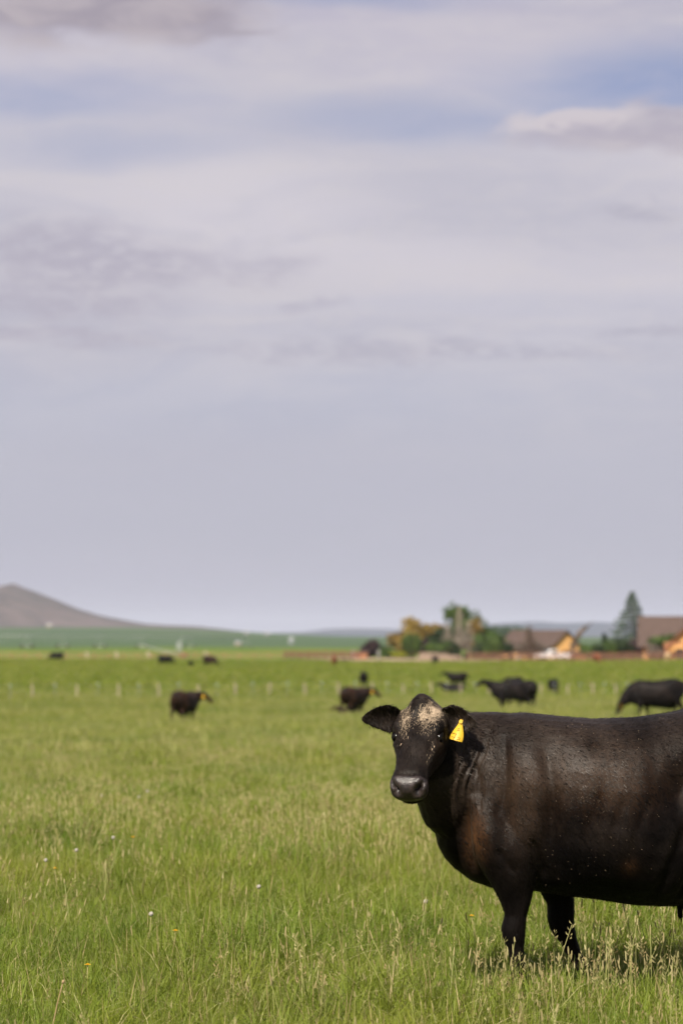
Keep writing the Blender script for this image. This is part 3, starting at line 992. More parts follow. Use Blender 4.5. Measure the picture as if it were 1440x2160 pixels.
Ln[earm] *= 1.15
back = (hn[:, 2] > 0.85) & (hp[:, 2] > 1.25)
lift[back] += 0.15
wd = rng.uniform(0.0005, 0.0011, N)
bigh = rng.random(N) < 0.16
wd[bigh] *= 2.4; Ln[bigh & ~poll & ~earm] *= 1.45
tip = hp + fl_ * Ln[:, None] + hn * (Ln * lift)[:, None]
HV = np.stack([hp - sd * wd[:, None] - hn * 0.001, hp + sd * wd[:, None] - hn * 0.001, tip], 1).reshape(-1, 3)
hm_ = bpy.data.meshes.new('coat_hair')
hm_.vertices.add(3 * N); hm_.vertices.foreach_set('co', HV.ravel())
hm_.loops.add(3 * N); hm_.loops.foreach_set('vertex_index', np.arange(3 * N))
hm_.polygons.add(N); hm_.polygons.foreach_set('loop_start', np.arange(0, 3 * N, 3))
hm_.update(); hm_.validate()
tn = np.clip(tonev[hci] * rng.uniform(0.0, 1.55, N) + brownv[hci] * 0.3, 0, 1)  # hairs carry the same painted shade and highlights as the coat
ds = (rng.random(N) < dustv[hci] * 0.75) * rng.uniform(0.4, 1.0, N) * inh[hci] * (dustv[hci] > 0.25)
for k, a in (('tone', tn), ('dust', ds)):
    at_ = hm_.attributes.new(k, 'FLOAT', 'POINT')
    at_.data.foreach_set('value', np.repeat(a, 3).astype(np.float32))
hm_.materials.append(mat_hair)
link('coat_hair', hm_, cow)['kind'] = 'stuff'

# pale flecks of chaff caught in the coat
fk = MB()
cand = np.where((co2[:, 1] > 0.05) & (co2[:, 0] < 0.22) & (co2[:, 0] > -1.2) & (co2[:, 2] > 0.55) & (nn[:, 1] > -0.2))[0]
wts = np.exp(-((co2[cand, 0] + 0.42) / 0.42) ** 2) * (0.25 + np.exp(-((co2[cand, 2] - 1.0) / 0.25) ** 2))
for vi in rng.choice(cand, 210, p=wts / wts.sum()):
    p = co2[vi]; q = nn[vi]
    d = np.array([-0.8, 0, -0.5]) + rng.normal(0, 0.3, 3); d -= q * d.dot(q); d /= np.linalg.norm(d)
    s_ = np.cross(q, d)
    L_ = rng.uniform(0.0010, 0.0036); w_ = rng.uniform(0.0006, 0.0013)
    b = p + q * 0.006
    fk.add([b - d * L_, b + s_ * w_, b + d * L_, b - s_ * w_, b + q * 0.002], [(0, 1, 4), (1, 2, 4), (2, 3, 4), (3, 0, 4)])
fk.build('chaff', mat_flake, cow)['kind'] = 'stuff'


# ear tag (a flared plate on a short neck, with a button) and its faded marks
def ear_tag(parent, top, down, right, S=1.0, marks=False, mat=None):
    down = Vector(down).normalized(); right = Vector(right); right = (right - down * right.dot(down)).normalized()
    nrm = down.cross(right).normalized()
    prof = [(0.0, 0.008), (0.012, 0.009), (0.026, 0.012), (0.045, 0.0195), (0.062, 0.0265), (0.080, 0.0325), (0.100, 0.0350), (0.109, 0.035), (0.111, 0.033)]
    V, F = [], []
    for sd_ in (1, -1):
        for (t, w) in prof:
            bend = -0.006 * math.sin(t / 0.111 * math.pi)
            for q in (-1, 0, 1):
                V.append(Vector(top) + (down * t + right * (w * q) + nrm * (bend + 0.003 * (1 - abs(q)) + sd_ * 0.0012)) * S)
    m_ = len(prof); o = m_ * 3
    for i in range(m_ - 1):
        for j in (0, 1):
            a = i * 3 + j
            F.append((a, a + 3, a + 4, a + 1)); F.append((o + a, o + a + 1, o + a + 4, o + a + 3))
        F.append((i * 3, o + i * 3, o + i * 3 + 3, i * 3 + 3)); F.append((i * 3 + 2, i * 3 + 5, o + i * 3 + 5, o + i * 3 + 2))
    for i in (0, m_ - 1):
        for j in (0, 1):
            a = i * 3 + j
            F.append((a, a + 1, o + a + 1, o + a))
    t_ = link('ear_tag', mesh_data('ear_tag', V, F, mat or mat_yellow, True), parent)
    if marks:
        b_ = MB()
        b_.tube([Vector(top) + down * 0.010 + nrm * -0.004, Vector(top) + down * 0.010 + nrm * 0.006], 0.009, 10)
        b_.build('tag_button', mat_yellow, t_)

        def stroke(mb_, pts, w):
            for (p, q) in zip(pts[:-1], pts[1:]):
                P0 = Vector(top) + down * p[1] + right * p[0]; P1 = Vector(top) + down * q[1] + right * q[0]
                mb_.tube([P0 + nrm * (-0.006 * math.sin(p[1] / 0.111 * math.pi) + 0.0050), P1 + nrm * (-0.006 * math.sin(q[1] / 0.111 * math.pi) + 0.0050)], w, 5)
        for pts in ([(-0.026, 0.070), (-0.006, 0.070), (-0.010, 0.085), (-0.014, 0.102)], [(-0.024, 0.086), (-0.006, 0.088)],
                    [(0.004, 0.084), (0.016, 0.083), (0.016, 0.091), (0.005, 0.092), (0.004, 0.103)], [(-0.006, 0.044), (0.002, 0.042)], [(-0.008, 0.052), (0.004, 0.050)]):
            s_ = MB(); stroke(s_, pts, 0.0014); s_.build('tag_mark', mat_ink, t_)
    return t_


TAGP = dict(top=None)
_w = lambda px, py, D: cow.matrix_world.inverted() @ at(px, py, D)
bpy.context.view_layer.update()
tt = _w(973, 1518, 11.17)
ear_tag(cow, tt, _w(960, 1564, 11.16) - tt, _w(990, 1519, 11.16) - tt, 0.90, True)
# ---------------- the rest of the herd
_cache = {}


def cow_mesh(pose, mat, lying=False):
    k = (pose, mat.name, lying)
    if k not in _cache:
        k0 = (pose, lying)
        if k0 not in _cache:
            me_, c_, fr, drop = build_cow(pose, 0.03, 3, lying)
            c_ = c_ - np.array([0, 0, drop])
            if lying:
                c_[:, 2] = np.maximum(c_[:, 2], 0.0)
            _cache[k0] = (finish(me_, c_, mat), fr)
            _cache[k] = _cache[k0][0]
        else:
            m2 = _cache[k0][0].copy()
            m2.materials.clear(); m2.materials.append(mat)
            _cache[k] = m2
    return _cache[k], _cache[(pose, lying)][1]


def beast(name, label, pose, mat, px, D, yaw, s=1.0, lying=False, tagged=None, group='cattle grazing across the pasture'):
    m_, (f, l, uu, H) = cow_mesh(pose, mat, lying)
    p = on_ground(px, D)
    o = link(name, m_, None, p, R(yaw))
    o.scale = (s, s, s)
    tag(o, label, 'cow' if name == 'cow' else 'calf', group)
    if tagged:
        side = tagged
        tp = H + f * 0.0 + l * (0.215 * side) + uu * -0.01
        ear_tag(o, tp, Vector((0, 0, -1)), f if abs(f.z) < 0.8 else l, 1.45)
    return o


beast('cow', 'brown-black cow seen from behind, alone in the pasture on the left, yellow ear tag', 'turned', mat_brownblack, 405, 95, 66, 0.98, tagged=-1)
beast('cow', 'brown-black cow standing half hidden behind the big cow\'s raised ear', 'turned', mat_brownblack, 762, 104, 55, 0.95, tagged=-1)
beast('calf', 'dark calf lying in the grass just left of the cow by the big cow\'s ear', 'alert', mat_brownblack, 724, 104, 180, 0.5, True)
beast('cow', 'black cow in side view grazing head down behind the big cow\'s back', 'graze', mat_black, 1346, 83, 180, 1.08, tagged=1)
beast('cow', 'black cow in profile with raised head, behind the big cow\'s neck', 'alert', mat_black, 1050, 114, 184, 0.98)
beast('cow', 'broad black cow turned away, overlapping the cow with raised head', 'graze', mat_black, 1080, 106, 128, 1.0)
beast('calf', 'black calf lying alone above the pair behind the big cow\'s neck', 'graze', mat_black, 1069, 190, 176, 0.80, True)
beast('calf', 'small black calf standing just above the backs of the overlapping pair', 'graze', mat_black, 1069, 150, 62, 0.80)
beast('cow', 'brownish black young cow standing above the lying calf, near the pale fence posts', 'alert', mat_black, 952, 182, 180, 0.80)
beast('calf', 'black calf lying below the brownish young cow near the pale fence posts', 'alert', mat_black, 942, 164, 182, 0.80, True)
beast('cow', 'black cow seen straight from behind above the big cow\'s raised ear', 'alert', mat_black, 766, 178, 92, 0.80)
beast('calf', 'lone black calf near the fence posts, between the overlapping pair and the side-on grazing cow', 'graze', mat_black, 1169, 164, 70, 0.8)
beast('cow', 'black cow in side view at far left by the brown rail fence', 'graze', mat_black, 114, 318, 180, 0.95)
beast('cow', 'far black cow grazing to the right, first of three in a row', 'graze', mat_black, 358, 285, 2, 0.92)
beast('calf', 'tiny black calf between two far black cows on the left', 'graze', mat_black, 405, 272, 80, 0.6)
beast('cow', 'far black cow with brown belly beside the tiny calf', 'graze', mat_brownblack, 450, 274, -38, 0.98)
beast('calf', 'red-brown calf standing at mid pasture near the rail fence, tail to the camera', 'alert', mat_red, 706, 276, 84, 0.82)
beast('calf', 'black calf lying right of the standing red-brown calf', 'graze', mat_black, 723, 338, 176, 0.5, True)
beast('calf', 'dark calf standing alone below the bare pale trees', 'alert', mat_black, 915, 292, 104, 0.8)
beast('cow', 'dark cow standing on the dirt yard under the tall trees', 'alert', mat_black, 982, 380, 80, 0.82)
beast('cow', 'black cow lying at the edge of the dirt yard before the smaller house', 'alert', mat_black, 1057, 360, 180, 0.85, True)
beast('cow', 'black cow standing right behind the one lying before the smaller house', 'graze', mat_black, 1079, 366, 70, 0.82)
beast('cow', 'black cow lying left of the white pickup truck', 'graze', mat_black, 1136, 352, 176, 0.75, True)
beast('cow', 'red-brown cow facing the camera in front of the rail fence', 'graze', mat_red, 1260, 302, -78, 1.0)
beast('calf', 'pale tan calf at the far right by the rail fence', 'alert', mat_tan, 1407, 318, 76, 0.92)

# ------------------------------------------------------------------ grass
mat_grass, g, out = new_mat('grass_blades')
P = g.pos()
sh = g.attr('shade'); hue = g.attr('hue'); dry = g.attr('dry')
ir = g.n('ShaderNodeObjectInfo').outputs['Random']
q1 = g.noise(g.vscale(P, 0.30, 0.16, 0.0), 1.0, 4, 0.6)
q2 = g.noise(g.vscale(P, 1.6, 0.8, 0.0), 1.0, 3, 0.6)
q0 = g.noise(g.vscale(P, 0.05, 0.035, 0.0), 1.0, 4, 0.6)
c = g.mix(g.ramp(q2, 0.32, 0.68), (0.086, 0.138, 0.011), (0.184, 0.220, 0.022))
c = g.mix(g.ramp(q1, 0.42, 0.70, 0, 0.75), c, (0.240, 0.230, 0.040))
c = g.mix(g.ramp(q0, 0.35, 0.65, 0, 0.3), c, (0.185, 0.210, 0.030))
c = g.mix(g.ramp(g.add(q1, g.mul(q2, 0.4)), 0.66, 0.50, 0, 0.55), c, (0.052, 0.118, 0.010))
q4 = g.noise(g.vscale(P, 0.045, 0.11, 0.0), 1.0, 4, 0.6, 0.5)
c = g.mix(g.ramp(q4, 0.50, 0.64, 0, 0.55), c, (0.052, 0.112, 0.010))
c = g.mix(g.ramp(ir, 0.0, 1.0, 0.0, 0.30, False), c, (0.060, 0.130, 0.010))
c = g.mix(g.mul(hue, 0.5), c, (0.225, 0.260, 0.040))
c = g.mix(dry, c, g.mix(hue, (0.48, 0.43, 0.22), (0.38, 0.27, 0.15)))
df = g.n('ShaderNodeBsdfPrincipled')
g.link(c, df.inputs['Base Color']); df.inputs['Roughness'].default_value = 0.5; df.inputs['Specular IOR Level'].default_value = 0.18
tl = g.n('ShaderNodeBsdfTranslucent')
g.link(g.mix(1.0, c, (1.0, 1.05, 0.6), 'MULTIPLY'), tl.inputs['Color'])
ms = g.n('ShaderNodeMixShader'); ms.inputs[0].default_value = 0.36
g.nt.links.new(df.outputs[0], ms.inputs[1]); g.nt.links.new(tl.outputs[0], ms.inputs[2])
g.nt.links.new(ms.outputs[0], out.inputs['Surface'])


def clump(name, nb, rad, lo, hi, width, lean, seed, dry_p=0.06, stems=0, stem_h=(0.25, 0.4), heads='spike', cut=False):
    r = np.random.default_rng(seed)
    V, F, S, Hu, Dr = [], [], [], [], []

    def strip(p, ang, L, w, bend, segs=3, dr=0.0, hu=0.5, blunt=False):
        b = len(V)
        dx_, dy_ = math.cos(ang), math.sin(ang)
        tw = ang + math.pi / 2 + r.uniform(-0.5, 0.5)
        sx, sy = math.cos(tw), math.sin(tw)
        for i in range(segs + 1):
            t = i / segs
            out_ = L * (bend * t * t + 0.10 * t)
            z_ = L * (t - 0.42 * bend * t * t)
            ww = w * (0.75 + 0.5 * t - 1.25 * t * t) if not blunt else w
            if i == segs and not blunt: ww = w * 0.05
            cx_, cy_ = p[0] + dx_ * out_, p[1] + dy_ * out_
            V.append((cx_ - sx * ww / 2, cy_ - sy * ww / 2, z_)); V.append((cx_ + sx * ww / 2, cy_ + sy * ww / 2, z_))
            for _ in (0, 1):
                S.append(t); Hu.append(hu); Dr.append(dr)
        for i in range(segs):
            a = b + 2 * i
            F.append((a, a + 1, a + 3, a + 2))
        return (p[0] + dx_ * out_, p[1] + dy_ * out_, z_), (dx_ * 0.3 * bend, dy_ * 0.3 * bend)

    for k in range(nb):
        rr = rad * math.sqrt(r.random()); th = r.uniform(0, 6.283)
        d = 0.55 + 0.45 * r.random() if r.random() < dry_p else 0.0
        strip((rr * math.cos(th), rr * math.sin(th)), r.uniform(0, 6.283), r.uniform(lo, hi), width * r.uniform(0.7, 1.3), r.uniform(0.1, lean), 3, d, r.random())
    for k in range(stems):
        rr = rad * math.sqrt(r.random()); th = r.uniform(0, 6.283)
        L = r.uniform(*stem_h)
        p, dd = strip((rr * math.cos(th), rr * math.sin(th)), r.uniform(0, 6.283), L, width * 0.55, r.uniform(0.02, 0.22), 4, r.uniform(0.15, 0.6), r.random() * 0.4, True)
        if heads == 'spike':
            hl2 = r.uniform(0.022, 0.048); hw = r.uniform(0.0028, 0.0042)
            hu = r.random(); b = len(V)
            for i, (t, w) in enumerate(((-0.05, 0.2), (0.15, 1.0), (0.6, 0.95), (0.95, 0.55), (1.05, 0.1))):
                for q in range(4):
                    a = q * math.pi / 2 + 0.4
                    jit = 1 + 0.25 * r.uniform(-1, 1)
                    V.append((p[0] + dd[0] * hl2 * t + math.cos(a) * hw * w * jit, p[1] + dd[1] * hl2 * t + math.sin(a) * hw * w * jit, p[2] + hl2 * t))
                    S.append(1.0); Hu.append(hu * 0.7); Dr.append(0.85)
            for i in range(4):
                for q in range(4):
                    F.append((b + i * 4 + q, b + i * 4 + (q + 1) % 4, b + i * 4 + 4 + (q + 1) % 4, b + i * 4 + 4 + q))
        elif heads == 'panicle':
            for q in range(9):
                a = r.uniform(0, 6.283); t = q / 8
                b = len(V); L2 = r.uniform(0.008, 0.02); z0 = p[2] - 0.06 * (1 - t)
                q0 = (p[0] + dd[0] * 0.05 * t, p[1] + dd[1] * 0.05 * t, z0)
                e = (q0[0] + math.cos(a) * L2, q0[1] + math.sin(a) * L2, z0 + L2 * 0.9)
                V.extend([q0, (e[0], e[1], e[2] - 0.005), (e[0] + 0.0015, e[1] + 0.0015, e[2] + 0.004)])
                F.append((b, b + 1, b + 2))
                for _ in range(3): S.append(1.0); Hu.append(0.3 + 0.7 * (k % 2)); Dr.append(0.8)
    me_ = mesh_data(name, V, F, mat_grass)
    for kk, a in (('shade', S), ('hue', Hu), ('dry', Dr)):
        at_ = me_.attributes.new(kk, 'FLOAT', 'POINT'); at_.data.foreach_set('value', np.array(a, np.float32))
    return bpy.data.objects.new(name, me_)


def make_coll(name, objs):
    c_ = bpy.data.collections.new(name)
    for i, o in enumerate(objs):
        o.name = '%s_%02d' % (name, i)
        c_.objects.link(o)
    return c_


def scatter(name, pts, coll, nvar, smin, smax, label, seed, tilt=0.12, var=None):
    r = np.random.default_rng(seed)
    N_ = len(pts)
    me_ = bpy.data.meshes.new(name)
    me_.vertices.add(N_); me_.vertices.foreach_set('co', np.asarray(pts, np.float32).ravel())
    rot = np.stack([r.normal(0, tilt, N_), r.normal(0, tilt, N_), r.uniform(0, 6.283, N_)], -1).astype(np.float32)
    a = me_.attributes.new('rot', 'FLOAT_VECTOR', 'POINT'); a.data.foreach_set('vector', rot.ravel())
    sc_ = r.uniform(smin, smax, N_).astype(np.float32) if var is None else var.astype(np.float32)
    a = me_.attributes.new('sc', 'FLOAT', 'POINT'); a.data.foreach_set('value', sc_)
    a = me_.attributes.new('pick', 'INT', 'POINT'); a.data.foreach_set('value', r.integers(0, nvar, N_).astype(np.int32))
    o = link(name, me_)
    ng = bpy.data.node_groups.new(name, 'GeometryNodeTree')
    ng.interface.new_socket('Geometry', in_out='INPUT', socket_type='NodeSocketGeometry')
    ng.interface.new_socket('Geometry', in_out='OUTPUT', socket_type='NodeSocketGeometry')
    nd = ng.nodes
    gi = nd.new('NodeGroupInput'); go = nd.new('NodeGroupOutput')
    iop = nd.new('GeometryNodeInstanceOnPoints')
    ci_ = nd.new('GeometryNodeCollectionInfo')
    ci_.inputs['Collection'].default_value = coll
    ci_.inputs['Separate Children'].default_value = True
    ci_.inputs['Reset Children'].default_value = True

    def na(n_, t):
        q = nd.new('GeometryNodeInputNamedAttribute'); q.data_type = t; q.inputs[0].default_value = n_
        return q.outputs[0]
    L_ = ng.links.new
    L_(gi.outputs[0], iop.inputs['Points'])
    L_(ci_.outputs[0], iop.inputs['Instance'])
    iop.inputs['Pick Instance'].default_value = True
    L_(na('pick', 'INT'), iop.inputs['Instance Index'])
    L_(na('rot', 'FLOAT_VECTOR'), iop.inputs['Rotation'])
    L_(na('sc', 'FLOAT'), iop.inputs['Scale'])
    L_(iop.outputs[0], go.inputs[0])
    md = o.modifiers.new('scatter', 'NODES'); md.node_group = ng
    tag(o, label, kind='stuff')
    return o


def field_pts(y0, y1, dens, seed, spread=0.165, margin=2.6, patch=0.0, f0=0.0, f1=0.0):
    r = np.random.default_rng(seed)
    W = spread * y1 + margin
    n_ = int(dens * 2 * W * (y1 - y0))
    x_ = r.uniform(-W, W, n_); y_ = r.uniform(y0, y1, n_)
    k = np.abs(x_) < spread * y_ + margin
    if patch:
        pn = fbm(x_ * 0.9, y_ * 0.45, seed, 4)
        k &= r.random(n_) < np.clip(0.55 + patch * pn, 0.05, 1)
    if f0: k &= r.random(n_) < (y_ - y0) / f0
    if f1: k &= r.random(n_) < (y1 - y_) / f1
    x_, y_ = x_[k], y_[k]
    return np.stack([x_, y_, ground_z(x_, y_) - 0.01], -1)


def hvar(pts, lo, hi, seed):
    """sward height varies in soft patches"""
    pn = fbm(pts[:, 0] * 2.6, pts[:, 1] * 1.3, seed, 4)
    r = np.random.default_rng(seed)
    return np.clip((lo + hi) / 2 + (hi - lo) / 2 * (0.95 * pn + r.uniform(-0.5, 0.5, len(pts))), lo * 0.85, hi * 1.15)


near_c = make_coll('grass_clump', [clump('c', 16, 0.065, 0.08, 0.27, 0.0052, (0.7, 1.1, 1.5)[i % 3], 20 + i, 0.09) for i in range(8)])
stem_c = make_coll('stem_clump', [clump('s', 5, 0.05, 0.10, 0.26, 0.005, 0.7, 40 + i, 0.30, 2 + i % 3, (0.20, 0.42), ('spike', 'spike', 'panicle')[i % 3]) for i in range(6)])
broad_c = make_coll('broad_clump', [clump('b', 11, 0.05, 0.06, 0.13, 0.017, 1.1, 60 + i, 0.0) for i in range(3)])
mid_c = make_coll('mid_clump', [clump('m', 26, 0.14, 0.09, 0.27, 0.0085, 0.9, 80 + i, 0.06, (1, 0, 1, 0, 2)[i], (0.20, 0.36), 'spike') for i in range(5)])
far_c = make_coll('far_clump', [clump('f', 34, 0.34, 0.10, 0.32, 0.024, 0.8, 90 + i, 0.10, 2, (0.25, 0.40), 'none') for i in range(4)])
vfar_c = make_coll('vfar_clump', [clump('v', 40, 1.0, 0.10, 0.32, 0.070, 0.8, 95 + i, 0.12) for i in range(3)])

pts = field_pts(7.0, 24, 330, 1, f1=6)
# nothing grows through the hooves
scatter('pasture_grass', pts, near_c, 8, 0, 0, 'fine green grass blades of the near pasture', 2, var=hvar(pts, 0.50, 1.20, 5) * (1 + 0.28 * np.exp(-((pts[:, 0] - 1.0) / 1.0) ** 2 - ((pts[:, 1] - 10.8) / 0.55) ** 2) + 0.12 * _sm(-pts[:, 1], -12.2, -10.8)))
scatter('seed_stems', np.concatenate([field_pts(7.0, 24, 34, 3, patch=0.9), np.array([(x_, y_, gz(x_, y_) - 0.01) for (x_, y_) in np.random.default_rng(77).normal((0.95, 11.0), (0.55, 0.55), (150, 2)) if not (0.55 < x_ < 1.05 and 11.15 < y_ < 11.75)])]), stem_c, 6, 0.7, 1.15, 'pale dry seed stems standing in the near grass', 4, 0.16)
scatter('broad_leaves', field_pts(7.5, 22, 30, 5, patch=0.7), broad_c, 3, 0.6, 1.1, 'broad dark leaves low in the near grass', 6, 0.2)
pts = field_pts(18, 66, 75, 7, f0=6, f1=28)
scatter('middle_grass', pts, mid_c, 5, 0, 0, 'grass of the middle pasture', 8, var=hvar(pts, 0.45, 1.15, 6))
pts = field_pts(38, 160, 13, 9, margin=4, f0=28, f1=30)
scatter('far_grass', pts, far_c, 4, 0, 0, 'grass of the pasture round the herd', 10, var=hvar(pts * 0.3, 0.6, 1.15, 7))
scatter('farthest_grass', field_pts(128, 345, 1.6, 11, margin=5, f0=30), vfar_c, 3, 0.7, 1.1, 'grass of the pasture beyond the post fence', 12)

# ------------------------------------------------------------------ dandelions
mat_stem = varied('dandelion_stem', (0.16, 0.17, 0.05), (0.24, 0.20, 0.09), 20, 0.6, 0.2, 0.1)
mat_fluff = varied('dandelion_fluff', (0.34, 0.31, 0.27), (0.44, 0.41, 0.36), 60, 0.9, 0.1, 0.1)
mat_petal = varied('dandelion_petal', (0.70, 0.36, 0.01), (0.80, 0.50, 0.02), 60, 0.6, 0.2, 0.1)
mat_brownstalk = varied('dry_stalk', (0.22, 0.15, 0.075), (0.34, 0.25, 0.14), 20, 0.8, 0.1, 0.2)


def dandelion(px, py, h, kind, label):
    D = 14.0
    for _ in range(12):
        x_ = (px - 720) / FPX * D
        D = (CAM_H - gz(x_, D) - h) * FPX / (py - 1335)
    x_ = (px - 720) / FPX * D
    e = empty('dandelion', (x_, D, gz(x_, D)))
    bx_, by_ = random.uniform(-0.03, 0.03), random.uniform(-0.03, 0.03)
    MB().tube([(bx_, by_, -0.02), (bx_ * 0.6, by_ * 0.6, h * 0.5), (0, 0, h - 0.004)], [0.0035, 0.003, 0.0026], 6).build('stem', mat_stem, e, True)
    mb = MB()
    if kind == 'clock':
        for k in range(150):
            th = math.acos(1 - 2 * (k + 0.5) / 150); ph_ = k * 2.39996
            d = Vector((math.sin(th) * math.cos(ph_), math.sin(th) * math.sin(ph_), math.cos(th)))
            a = d.orthogonal().normalized(); b = d.cross(a)
            p = Vector((0, 0, h)) + d * random.uniform(0.009, 0.0135)
            w = 0.0024
            mb.add([Vector((0, 0, h)) + d * 0.004, p + a * w, p + b * w, p - a * w, p - b * w], [(0, 1, 2), (0, 3, 4), (1, 2, 3, 4)])
        mb.build('seed_head', mat_fluff, e)
    else:
        for k in range(40):
            ph_ = k * 2.39996; rr = 0.016 * math.sqrt((k + 1) / 40)
            a = Vector((math.cos(ph_), math.sin(ph_), 0)); b = Vector((-a.y, a.x, 0))
            z0 = h + 0.008 - rr * 0.35
            mb.add([Vector((0, 0, h)), a * rr + b * 0.0022 + Vector((0, 0, z0)), a * rr * 1.12 + Vector((0, 0, z0)), a * rr - b * 0.0022 + Vector((0, 0, z0))], [(0, 1, 2, 3)])
        mb.build('flower_head', mat_petal, e)
    tag(e, label, 'dandelion', 'dandelions in the near grass')


for (px, py, h, k, lb) in [
    (165, 1790, 0.25, 'clock', 'white dandelion clock, brightest and largest of those on the left'),
    (101, 1811, 0.23, 'clock', 'white dandelion clock nearest the left edge of the picture'),
    (242, 1764, 0.24, 'clock', 'white dandelion clock just below a yellow dandelion, among tall dry stems'),
    (217, 1676, 0.22, 'clock', 'small white dandelion clock, leftmost of three in the middle distance'),
    (295, 1679, 0.22, 'clock', 'small white dandelion clock, middle one of three in the middle distance'),
    (313, 1667, 0.24, 'clock', 'small white dandelion clock, rightmost of three in the middle distance'),
    (709, 1668, 0.24, 'clock', 'white dandelion clock left of the big cow\'s muzzle'),
    (547, 1866, 0.20, 'clock', 'white dandelion clock in the centre of the foreground grass'),
    (322, 1923, 0.20, 'clock', 'white dandelion clock left of the orange-yellow flower in the foreground'),
    (896, 1897, 0.20, 'clock', 'white dandelion clock in the grass before the big cow\'s chest'),
    (283, 1763, 0.26, 'flower', 'yellow dandelion flower among tall dry stems on the left'),
    (373, 1958, 0.18, 'flower', 'orange-yellow dandelion flower in the foreground grass'),
    (190, 2029, 0.17, 'flower', 'lowest yellow dandelion flower in the picture'),
    (120, 1828, 0.20, 'flower', 'yellow dandelion flower beside the leftmost dandelion clock'),
    (992, 1927, 0.18, 'flower', 'orange dandelion flower left of the big cow\'s front leg'),
]:
    dandelion(px, py, h, k, lb)

# one brown dead stalk in the left corner
p = on_ground(112, 10.1)
e = empty('dead_stalk', p)
MB().tube([(0, 0, -0.01), (0.012, 0, 0.10), (0.030, 0.0, 0.19), (0.052, 0, 0.275)], [0.0034, 0.0032, 0.0028, 0.0022], 6).build('stem', mat_brownstalk, e, True)
MB().tube([(0.050, 0, 0.268), (0.053, 0, 0.277), (0.055, 0, 0.284)], [0.003, 0.0065, 0.004], 8).build('tip', mat_brownstalk, e, True)
tag(e, 'thin brown dead stalk leaning in the lower left corner', 'stalk')
# ------------------------------------------------------------------ wire fence with alternating posts across the pasture
mat_post = varied('weathered_post', (0.28, 0.23, 0.16), (0.38, 0.31, 0.23), 8, 0.9, 0.1, 0.4, (1, 1, 0.3))
mat_metal = varied('green_grey_metal_post', (0.10, 0.12, 0.10), (0.17, 0.18, 0.15), 8, 0.6, 0.3, 0.1)
mat_insul = varied('pale_insulator', (0.34, 0.40, 0.38), (0.45, 0.50, 0.48), 8, 0.5, 0.3, 0.1)
mat_wire = varied('fence_wire', (0.20, 0.19, 0.18), (0.28, 0.27, 0.25), 8, 0.5, 0.4, 0.1)
fence = empty('wire_fence', on_ground(420, 140))
tag(fence, 'wire fence of pale wooden posts and thin metal posts crossing the pasture', 'fence')
wood_px = [-22, 71, 165, 252, 336, 420, 497, 570, 643, 714, 784, 849, 910, 971, 1030, 1085, 1139, 1195, 1248, 1297, 1345, 1390, 1432, 1475]
fo = Vector(fence.location)


def fence_D(px): return 134 + 31 * (px / 1440.0)


tops = []
pm = MB().tube([(0, 0, -0.1), (0.003, 0, 0.3), (0, 0, 0.90), (0, 0, 0.93)], [0.054, 0.052, 0.050, 0.04], 8)
pme = mesh_data('wooden_post', pm.v, pm.f, mat_post, True)
tm = MB().box((0, 0, 0.40), (0.035, 0.012, 1.0)).box((0, 0.012, 0.40), (0.008, 0.03, 1.0))
tme = mesh_data('metal_post', tm.v, tm.f, mat_metal)
im = MB().tube([(0, 0, 0.80), (0, 0, 0.84), (0, 0, 0.91), (0, 0, 0.94)], [0.02, 0.034, 0.034, 0.02], 8)
ime = mesh_data('insulator', im.v, im.f, mat_insul, True)
for i, px in enumerate(wood_px):
    p = on_ground(px, fence_D(px))
    o = link('wooden_post', pme, fence, p - fo, random.uniform(0, 6))
    o.rotation_euler.x = random.uniform(-0.08, 0.08)
    o.scale.z = random.uniform(0.82, 1.05)
    tops.append(p)
    if i + 1 < len(wood_px):
        q = on_ground((px + wood_px[i + 1]) / 2, fence_D((px + wood_px[i + 1]) / 2))
        mo = link('metal_post', tme, fence, q - fo)
        link('insulator', ime, mo)
        tops.append(q)
for zz in (0.38, 0.62, 0.84):
    MB().tube([p - fo + Vector((0, -0.08, zz)) for p in tops], 0.004, 4).build('wire', mat_wire, fence)

# ------------------------------------------------------------------ rail fences
mat_rail = varied('red_brown_rail', (0.130, 0.062, 0.042), (0.190, 0.100, 0.070), 1.5, 0.85, 0.1, 0.3)
mat_rail2 = varied('orange_brown_rail', (0.22, 0.12, 0.06), (0.31, 0.18, 0.10), 1.5, 0.85, 0.1, 0.3)


